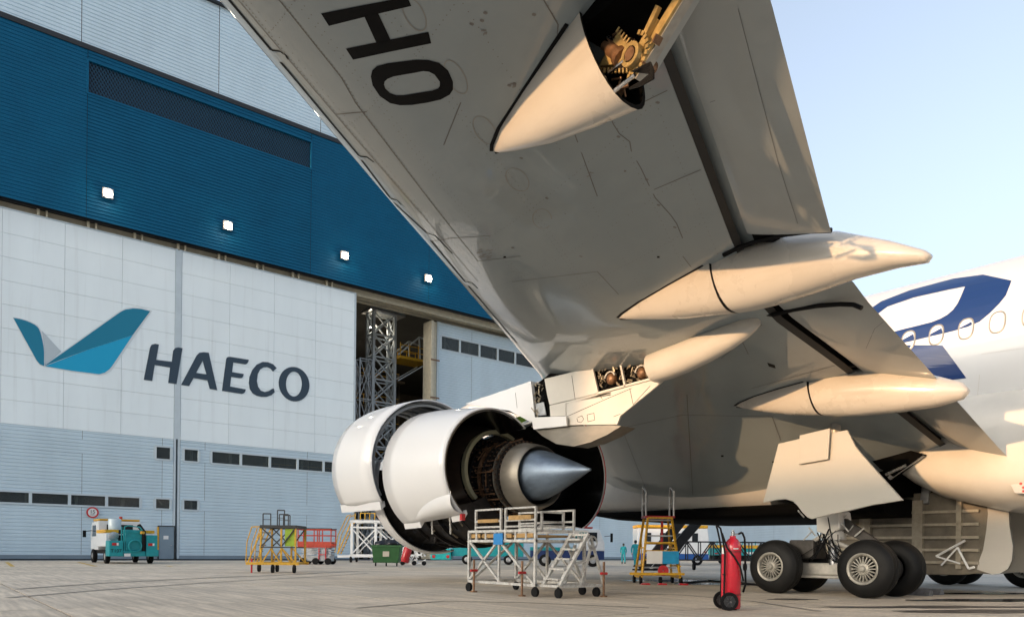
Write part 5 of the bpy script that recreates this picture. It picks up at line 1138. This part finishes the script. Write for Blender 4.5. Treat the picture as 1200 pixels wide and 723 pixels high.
# ---- white access stand far behind the engine
p = at(440,659,z=0)
wa = thing('access_stand', (p.x, p.y, 0), 'white braced access stand with stairs beneath the open fan cowl', 'work stand', ROT)
P = lp(wa); sc = 1.0
mb = MB(); quadframe(mb, (-1.7,0.0,2.0), (0.0,2.0), 0.5, 2.9, 0.17)
for y in (0.0, 2.0):
    for z in (0.5, 2.5, 2.9): mb.bar((-1.8,y,z), (2.1,y,z), 0.17 if z != 2.5 else 0.1)
    mb.bar((-1.7,y,2.4), (0,y,0.6), 0.09); mb.bar((-1.7,y,0.6), (0,y,2.4), 0.09); mb.bar((0,y,2.4), (2.0,y,0.6), 0.09); mb.bar((0,y,0.6), (2.0,y,2.4), 0.09)
mb.bar((-2.7,0,0.42), (2.2,0,0.52), 0.16); mb.bar((2.0,0,2.6), (3.0,0,0.6), 0.12); mb.bar((2.3,0,2.9), (3.3,0,0.9), 0.08); mb.bar((2.1,0,0.5), (3.3,0,0.6), 0.14)
P('frame', mb, white)
for k in range(5): P('deck_board', MB().box(-1.75+k*0.78, -1.0+k*0.78, 0.05, 1.95, 2.99, 3.05), steel)
mb = MB()
for y in (0.2, 1.2): mb.bar((-2.75,y,0.6), (-1.75,y,2.95), 0.08); mb.path([(-2.95,y,0.7), (-2.75,y,1.9), (-2.1,y,3.3), (-1.8,y,3.4)], 0.035, 6)
P('stair_rail', mb, yellow)
for k in range(8): t = (k+0.5)/8; P('step', MB().box(lerp(-2.7,-1.8,t)-0.12, lerp(-2.7,-1.8,t)+0.12, 0.25, 1.15, lerp(0.65,2.9,t)-0.02, lerp(0.65,2.9,t)+0.02), steel)
mb = MB()
for x in (-1.5,-0.8,-0.1,0.6): mb.bar((x,1.9,3.05), (x,1.9,3.6), 0.06); mb.bar((x,0.1,3.05), (x,0.1,3.5), 0.06)
mb.bar((-1.5,1.9,3.6), (0.6,1.9,3.6), 0.06)
P('guard_rail', mb, yellow)
for x in (-1.75, -0.1, 1.9):
    mb = MB(); castor(mb, x, 0.0, 0.22, 0.12); mb.bar((x,0,0.22), (x,0,0.5), 0.1); P('castor', mb, black)
    mb = MB(); castor(mb, x, 2.0, 0.22, 0.12); mb.bar((x,2,0.22), (x,2,0.5), 0.1); P('castor', mb, black)
# ---- waste bin with bags, red canister
p = at(454,663,z=0)
bn = thing('waste_bin', (p.x, p.y, 0), 'green wheeled waste container heaped with dark rubbish bags', 'waste bin', ROT)
P = lp(bn)
mb = MB(); mb.loft([[(-0.72,-0.45,0.2),(0.68,-0.45,0.2),(0.68,0.45,0.2),(-0.72,0.45,0.2)], [(-0.82,-0.55,1.12),(0.8,-0.55,1.12),(0.8,0.55,1.12),(-0.82,0.55,1.12)]]); P('body', mb, green, bevel=0.03)
P('rim', MB().box(-0.87, 0.85, -0.6, -0.5, 1.1, 1.2).box(-0.87, 0.85, 0.5, 0.6, 1.1, 1.2).box(-0.87, -0.8, -0.5, 0.5, 1.1, 1.2).box(0.78, 0.85, -0.5, 0.5, 1.1, 1.2), green)
P('label_plate', MB().box(-0.18, 0.18, -0.545, -0.53, 0.55, 0.85), mat('faded_label', (0.45,0.4,0.33), 0.6))
for x in (-0.6, 0.0, 0.6):
    mb = MB(); castor(mb, x, -0.4, 0.1, 0.06); mb.bar((x,-0.4,0.1), (x,-0.4,0.2), 0.06); P('castor', mb, black)
def bag(x, y, z, r, lab):
    bm = bmesh.new(); bmesh.ops.create_icosphere(bm, subdivisions=3, radius=r)
    for v in bm.verts: k = 1+0.16*math.sin(v.co.x*19+x)*math.sin(v.co.y*17)+0.1*rng.uniform(-1,1); v.co = Vector((v.co.x*k*1.15, v.co.y*k, v.co.z*k*0.7))
    me = bpy.data.meshes.new('rubbish_bag'); bm.to_mesh(me); bm.free()
    for q in me.polygons: q.use_smooth = True
    o = put('rubbish_bag', me, mat('black_bag', (0.012,0.013,0.018), 0.28, var=0.2, scale=6)); o.location = Vector((p.x,p.y,0))+Vector((x*math.cos(ROT)-y*math.sin(ROT), x*math.sin(ROT)+y*math.cos(ROT), z)); tag(o, lab, 'bag', 'rubbish bags in the green container')
for x, y, z, r in ((-0.35,-0.1,1.22,0.34),(0.3,-0.15,1.25,0.38),(0.0,0.15,1.3,0.33),(0.55,0.1,1.2,0.26)): bag(x, y, z, r, 'black rubbish bag heaped in the green waste container')
p = at(474,662,z=0)
cn = thing('red_canister', (p.x, p.y, 0), 'small red cart mounted canister beside the green waste container', 'canister', ROT)
P = lp(cn); mb = MB(); mb.lathe((0,0,0.2), (0.25,0,1), [(0,0.0),(0,0.24),(0.1,0.26),(0.85,0.26),(0.92,0.22),(0.93,0)], 20); P('canister_body', mb, red, smooth=40)
P('cart', MB().bar((-0.2,0,0.12), (1.3,0,0.14), 0.1).bar((0.3,0,0.15), (1.1,0,1.3), 0.06).bar((0.8,0,0.15), (0.5,0,1.2), 0.06), white)
for x in (-0.1, 0.6, 1.2):
    mb = MB(); mb.tube((x,-0.15,0.14), (x,-0.05,0.14), 0.14, 14); P('wheel', mb, black)
for i in range(6):
    pass
mb = MB()
for i in range(14): a = Vector((0.7+rng.uniform(-.4,.5), rng.uniform(-.1,.1), rng.uniform(.25,1.2))); mb.tube(a, a+Vector((rng.uniform(-.3,.3), 0, rng.uniform(-.3,.3))), 0.05, 6)
P('folded_hoses', mb, white, kind='stuff')
# ---- teal service truck parked by the door
p = at(157,660.5,z=0)
tr = thing('service_truck', (p.x, p.y, 0), 'teal and white service truck parked before the hangar door', 'truck', rad(1))
P = lp(tr)      # +y is forward, rear end at y=0
tw_ = mat('truck_white', (0.72,0.74,0.75), 0.35, var=0.05, scale=3, coat=0.4)
P('chassis', MB().box(-1.05, 1.05, 0.15, 5.6, 0.55, 0.75), black)
P('rear_skirt', MB().box(-1.25, -0.55, 0.0, 0.9, 0.42, 1.28).box(0.62, 1.28, 0.0, 0.9, 0.42, 1.62).box(-0.54, 0.61, 0.05, 0.9, 0.42, 0.72), teal, bevel=0.03)
P('rear_cabinet', MB().box(-0.42, 0.45, 0.12, 0.75, 0.73, 1.9), teal, bevel=0.03)
mb = MB()
for x in (-0.62, -0.48): mb.bar((x,0.1,0.45), (x,0.1,2.05), 0.06)
mb.path([(-0.48,0.1,2.05), (-0.3,0.1,2.12), (0.3,0.1,2.05), (0.55,0.1,1.7)], 0.035, 6); mb.bar((-0.62,0.1,1.75), (0.6,0.1,1.75), 0.05)
P('rear_frame', mb, teal)
mb = MB(); mb.lathe((0.05,-0.02,1.0), (0,1,0), [(0,0.3),(-0.02,0.32),(0,0.36),(0.08,0.36)], 24); P('hose_coil', mb, teal)
P('hose', MB().tube((0.5,0.05,0.75), (0.5,0.05,1.75), 0.1, 12).tube((0.52,0.1,1.75), (0.35,0.5,2.15), 0.12, 12), black)
P('yellow_cap', MB().tube((0.42,0.0,1.68), (0.42,0.0,1.82), 0.12, 12), yellow)
P('body_side', MB().box(-1.24, -0.6, 0.92, 3.3, 0.95, 1.72).box(0.6, 1.24, 0.92, 3.3, 0.95, 1.72), tw_, bevel=0.04)
P('yellow_band', MB().box(-1.26, -0.6, 0.93, 3.32, 1.73, 1.9).box(0.6, 1.28, 0.93, 3.32, 1.73, 1.9).box(1.2, 1.28, 0.0, 0.08, 0.8, 2.1), yellow)
P('tank_bed', MB().box(-0.58, 0.58, 0.92, 3.3, 0.76, 1.6), black)
mb = MB(); mb.lathe((-0.72,1.3,1.9), (0,0,1), [(0,0.0),(0,0.32),(0.55,0.34),(0.62,0.3),(0.65,0)], 24); P('clear_tank', mb, mat('tank_plastic', (0.5,0.6,0.65), 0.2, var=0.1, scale=4), smooth=40)
mb = MB(); mb.lathe((-0.85,0.9,1.52), (0,-1,0), [(0.02,0),(0.03,0.2),(0,0.26),(-0.15,0.26)], 24); P('round_lid', mb, steel, smooth=40)
P('cab', MB().prism([(-1.15,3.45,0.75),(-1.15,5.5,0.75),(-1.15,5.55,1.6),(-1.15,5.15,2.42),(-1.15,3.45,2.45)], (2.3,0,0)), tw_, bevel=0.06)
P('cab_roof', MB().box(-1.1, 1.1, 3.5, 5.1, 2.46, 2.58), yellow, bevel=0.04)
for bb in ((-1.163, -1.152, 4.0, 5.0, 1.55, 2.2), (1.152, 1.163, 4.0, 5.0, 1.55, 2.2), (-0.7, 0.7, 3.43, 3.448, 1.7, 2.25)): P('cab_window', MB().box(*bb), mat('cab_glass', (0.02,0.025,0.03), 0.08))
P('beacon', MB().tube((0.1,3.7,2.58), (0.1,3.7,2.74), 0.09, 12), orange)
P('mirror', MB().tube((-1.15,5.2,1.9), (-1.5,5.25,1.85), 0.025, 6).box(-1.62, -1.45, 5.2, 5.28, 1.5, 1.9), black)
for x in (-1.24, 1.0):
    for y in (1.2, 4.6):
        mb = MB(); mb.lathe((x,y,0.4), (1,0,0), [(0,0.2),(0,0.34),(0.03,0.4),(0.21,0.4),(0.24,0.34),(0.24,0.2)], 26); wv = P('wheel', mb, black, smooth=40)
        mb = MB(); mb.lathe((x-0.01,y,0.4), (1,0,0), [(0.03,0.0),(0.0,0.1),(0.03,0.2),(0.26,0.2),(0.26,0)], 18); P('wheel_hub', mb, steel)
for x in (-0.95, 0.88): P('tail_light', MB().box(x-0.16, x+0.06, -0.03, -0.003, 1.02, 1.16), red); P('reverse_light', MB().box(x+0.065, x+0.16, -0.03, -0.003, 1.02, 1.16), white)
P('tow_hitch', MB().box(-0.5, -0.2, -0.1, 0.0, 0.42, 0.58), white)
text('lettering', 'T107', 0.26, (-0.9, -0.006, 0.72), (PI/2,0,0), black, tr)
# ---- vehicles seen under the fuselage
def simple_wheel(P, x, y, r=0.4, w=0.24):
    mb = MB(); mb.lathe((x,y,r), (0,1,0), [(0,0.5*r),(0,0.85*r),(0.03,r),(w-0.03,r),(w,0.85*r),(w,0.5*r)], 24); P('wheel', mb, black, smooth=40)
    mb = MB(); mb.lathe((x,y-0.005,r), (0,1,0), [(0.02,0),(0,0.3*r),(0.02,0.5*r),(w,0.5*r),(w,0)], 16); P('wheel_hub', mb, steel)
p = at(800,662,z=0)
vb = thing('service_van', (p.x, p.y, 0), 'white crew van with yellow roof and blue skirt beyond the belly', 'van', ROT)
P = lp(vb)
P('body', MB().prism([(-3.4,0,0.85),(1.9,0,0.85),(1.95,0,2.0),(1.85,0,2.75),(-3.4,0,2.75)], (0,2.2,0)), tw_, bevel=0.05)
P('skirt', MB().box(-3.42, 1.93, -0.012, 2.212, 0.4, 0.845), mat('van_blue', (0.01,0.08,0.3), 0.4, coat=0.3)); P('roof', MB().box(-3.42, 1.87, -0.02, 2.22, 2.76, 3.0), yellow, bevel=0.05)
for x in (-2.6,-1.5,-0.4,0.9): P('side_window', MB().box(x-0.22, x+0.22, -0.02, -0.004, 1.75, 2.4), mat('cab_glass', (0.02,0.025,0.03)))
P('rear_light', MB().box(1.6, 1.8, -0.02, -0.004, 0.95, 1.05), red)
for x in (-2.5, 1.1): simple_wheel(P, x, -0.02)
p = at(868,661,z=0)
tg = thing('cargo_loader', (p.x, p.y, 0), 'teal flatbed loader with yellow side rail beside the crew van', 'loader', ROT)
P = lp(tg)
P('bed', MB().box(-2.3, 2.6, 0, 2.3, 0.75, 1.35), teal, bevel=0.03); P('side_rail', MB().box(-2.35, 2.65, -0.05, 2.35, 1.36, 1.62), yellow); P('underframe', MB().box(-2.1, 2.4, 0.2, 2.1, 0.4, 0.745), black)
P('white_box', MB().box(-1.7, -0.7, -0.03, -0.002, 0.85, 1.05).box(0.4, 1.3, -0.03, -0.002, 0.85, 1.05), tw_)
P('red_light', MB().box(-2.2, -1.9, -0.03, -0.002, 0.85, 0.95), red)
for x in (-1.5, 1.6): simple_wheel(P, x, -0.01, 0.38)
for x in np.linspace(-2.0, 2.3, 5): P('stake_post', MB().bar((x,0.02,1.62), (x,0.02,1.95), 0.07), teal)
p = at(706,664,z=0)
tk = thing('cab_truck', (p.x, p.y, 0), 'white cab truck with navy lower body behind the numbered stand', 'truck', ROT)
P = lp(tk)
P('cab', MB().prism([(-1.6,0,1.0),(0.15,0,1.0),(0.12,0,1.5),(-0.2,0,2.35),(-1.6,0,2.4)], (0,2.2,0)), tw_, bevel=0.06)
P('lower_body', MB().box(-4.5, 0.1, -0.01, 2.21, 0.45, 0.995), mat('van_navy', (0.01,0.03,0.12), 0.4, coat=0.3)); P('flat_bed', MB().box(-4.5, -1.75, 0, 2.2, 1.0, 1.2), teal)
P('cab_window', MB().box(-1.2, -0.35, -0.015, -0.003, 1.6, 2.15), mat('cab_glass', (0.02,0.025,0.03)))
P('mirror', MB().tube((0.1,-0.05,1.9), (0.5,-0.2,1.95), 0.02, 6).box(0.45, 0.6, -0.25, -0.17, 1.55, 2.1), black); P('light_bar', MB().box(-1.3, -0.6, 0.3, 1.9, 2.41, 2.5), orange)
for x in (-3.6, -0.6): simple_wheel(P, x, -0.02)
p = at(540,661,z=0)
dl = thing('flatbed_trailer', (p.x, p.y, 0), 'low teal flatbed trailer standing beyond the engine', 'trailer', ROT)
P = lp(dl)
P('bed', MB().box(-0.6, 4.2, 0, 2.2, 0.55, 1.5), teal, bevel=0.04); P('tail_box', MB().box(-2.0, -0.65, -0.3, 1.6, 0.3, 1.05), mat('bright_teal', (0.01,0.42,0.42), 0.4, var=0.1, scale=4), bevel=0.06)
P('tail_light', MB().box(-1.9, -1.7, -0.32, -0.303, 0.42, 0.62).box(-0.95, -0.75, -0.32, -0.303, 0.42, 0.62), red)
for x in (0.4, 3.2): simple_wheel(P, x, -0.02, 0.34)
# leaning black padded props under the belly and black barrier
for k, (a_, b_) in enumerate((((752,668),(802,606)), ((768,668),(822,606)))):
    q0 = at(*a_, z=0); D0 = (q0-cC).dot(cV); q1 = cC+ray(*b_)*D0
    t_ = thing('tail_prop', tuple(q0), 'black padded prop leaning under the belly, %s the step stand' % ('next to' if k == 0 else 'the farther one from'), 'prop', group='black props under the belly')
    put('prop_pad', MB().bar(q0, q1, 0.5, 0.3, up=(cV.x, cV.y, 0)), mat('black_pad', (0.005,0.005,0.006), 0.5, var=0.3, scale=3), t_, bevel=0.06)
    put('prop_foot', MB().box(q0.x-0.4, q0.x+0.4, q0.y-0.3, q0.y+0.3, 0, 0.08), black, t_)
p = at(840,668,z=0)
tb_ = thing('tow_bar_cart', (p.x, p.y, 0), 'black open truss cart on small wheels behind the fire extinguisher', 'cart', ROT)
P = lp(tb_)
mb = MB()
for y in (0, 0.5):
    mb.bar((-3.0,y,1.55), (2.6,y,1.55), 0.07); mb.bar((-3.0,y,0.55), (2.6,y,0.55), 0.07)
    for i in range(8): x = -3.0+i*0.7; mb.bar((x,y,0.55 if i % 2 else 1.55), (x+0.7,y,1.55 if i % 2 else 0.55), 0.06); mb.bar((x,y,0.55), (x,y,1.55), 0.05)
P('truss_frame', mb, bk)
for x in (-1.2, 1.6):
    mb = MB(); castor(mb, x, 0.2, 0.2, 0.12); mb.bar((x,0.2,0.2), (x,0.2,0.55), 0.07); P('wheel', mb, black)
# tail of green cloth and small items: hydraulic hoses on the ground
mb = MB(); pp = [at(u, v, z=0)+Vector((0,0,0.03)) for u, v in ((800,684),(830,681),(870,684),(905,688))]; mb.path(pp, 0.03, 8); o = put('ground_hose', mb, black); tag(o, 'black hose lying on the apron near the front wheel', 'hose')
for k, (u, v) in enumerate(((1075,697),(1088,696))):
    q = at(u, v, z=0); o = put('wheel_chock', MB().prism([(q.x-0.12,q.y-0.3,0),(q.x+0.16,q.y-0.3,0),(q.x+0.12,q.y-0.3,0.12),(q.x-0.03,q.y-0.3,0.14)], (0,0.6,0)), mat('chock_grey', (0.2,0.2,0.21), 0.4, 0.4, var=0.3, scale=8)); tag(o, 'low metal wheel chock on the apron behind the inner rear wheel', 'chock', 'wheel chocks behind the inner rear wheel')
# ---- two workers in teal coveralls, walking away
cov = mat('coverall_teal', (0.02,0.34,0.38), 0.8, var=0.12, scale=6); skin = mat('skin', (0.42,0.24,0.16), 0.55); hair = mat('black_hair', (0.012,0.011,0.010), 0.6); shoe = mat('dark_shoe', (0.02,0.02,0.02), 0.6)
def person(u, v, h, label, ph, head):
    q = at(u, v, z=0); k = h/1.72
    t = thing('person', (q.x, q.y, 0), label, 'person', head); 
    J = {'pel':(0,0,0.95),'chest':(0,0.01,1.28),'neck':(0,0.0,1.45)}
    s = ph
    V_ = [(0,0,0.94),(0,0.0,1.12),(0,0.01,1.3),(0,0,1.42),
          (-0.09,0,0.9),(-0.10,0.16*s,0.5),(-0.10,0.12*s-0.06,0.10),
          (0.09,0,0.9),(0.10,-0.10*s,0.5),(0.10,-0.28*s,0.12),
          (-0.18,0,1.39),(-0.25,-0.06*s,1.13),(-0.24,-0.02*s,0.90),
          (0.18,0,1.39),(0.25,0.05*s,1.13),(0.24,0.16*s,0.92)]
    E_ = [(0,1),(1,2),(2,3),(0,4),(4,5),(5,6),(0,7),(7,8),(8,9),(3,10),(10,11),(11,12),(3,13),(13,14),(14,15)]
    R_ = [(0.16,0.12),(0.15,0.11),(0.18,0.12),(0.10,0.09),(0.10,0.10),(0.075,0.075),(0.06,0.06),(0.10,0.10),(0.075,0.075),(0.06,0.06),(0.075,0.075),(0.06,0.06),(0.045,0.045),(0.075,0.075),(0.06,0.06),(0.045,0.045)]
    me = bpy.data.meshes.new('body'); me.from_pydata([(x*k,y*k,z*k) for x,y,z in V_], E_, []); o = bpy.data.objects.new('body', me); COL.objects.link(o); o.parent = t; me.materials.append(cov)
    m_ = o.modifiers.new('skin', 'SKIN'); 
    for i, rr_ in enumerate(R_): me.skin_vertices[0].data[i].radius = (rr_[0]*k, rr_[1]*k)
    me.skin_vertices[0].data[0].use_root = True
    sd = o.modifiers.new('smooth', 'SUBSURF'); sd.levels = 2; sd.render_levels = 2
    mb = MB(); mb.lathe((0,0.02*k,1.44*k), (0,0,1), [(-0.04,0.055*k),(0.05*k,0.05*k),(0.09*k,0.065*k),(0.14*k,0.085*k),(0.2*k,0.088*k),(0.25*k,0.07*k),(0.275*k,0.0)], 16); put('head', mb, skin, t, local=True, smooth=80)
    mb = MB(); mb.lathe((0,0.005*k,1.56*k), (0,0,1), [(-0.02*k,0.082*k),(0.06*k,0.096*k),(0.12*k,0.088*k),(0.165*k,0.05*k),(0.175*k,0)], 16); put('hair', mb, hair, t, local=True, smooth=80)
    for (x, y, z) in (V_[12], V_[15]):
        mb = MB(); mb.loft([[(x*k+a*0.02, y*k+b*0.03, z*k+c) for a, b in ((-1,-1),(1,-1),(1,1),(-1,1))] for c in (0.0,-0.08)])
        for i in range(4): mb.tube((x*k, y*k-0.028+0.018*i, z*k-0.08), (x*k, y*k-0.02+0.018*i, z*k-0.16+0.012*abs(i-1)), 0.009, 6)
        mb.tube((x*k, y*k+0.03, z*k-0.03), (x*k, y*k+0.06, z*k-0.1), 0.01, 6); put('hand', mb, skin, t, local=True)
    for (x, y, z) in (V_[6], V_[9]): put('shoe', MB().loft([[(x*k+a*0.05, y*k+b, 0.0) for a, b in ((-1,-0.09),(1,-0.09),(1,0.17),(-1,0.17))], [(x*k+a*0.045, y*k+b, 0.07) for a, b in ((-1,-0.08),(1,-0.08),(1,0.14),(-1,0.14))], [(x*k+a*0.04, y*k+b, 0.12) for a, b in ((-1,-0.06),(1,-0.06),(1,0.05),(-1,0.05))]]), shoe, t, local=True)
person(730.5, 660.0, 1.64, 'person in teal coveralls walking, the farther of the two by the step stand', 1, -TH)
person(744.5, 663.7, 1.72, 'person in teal coveralls walking just beside the yellow step stand', -1, -TH+0.2)
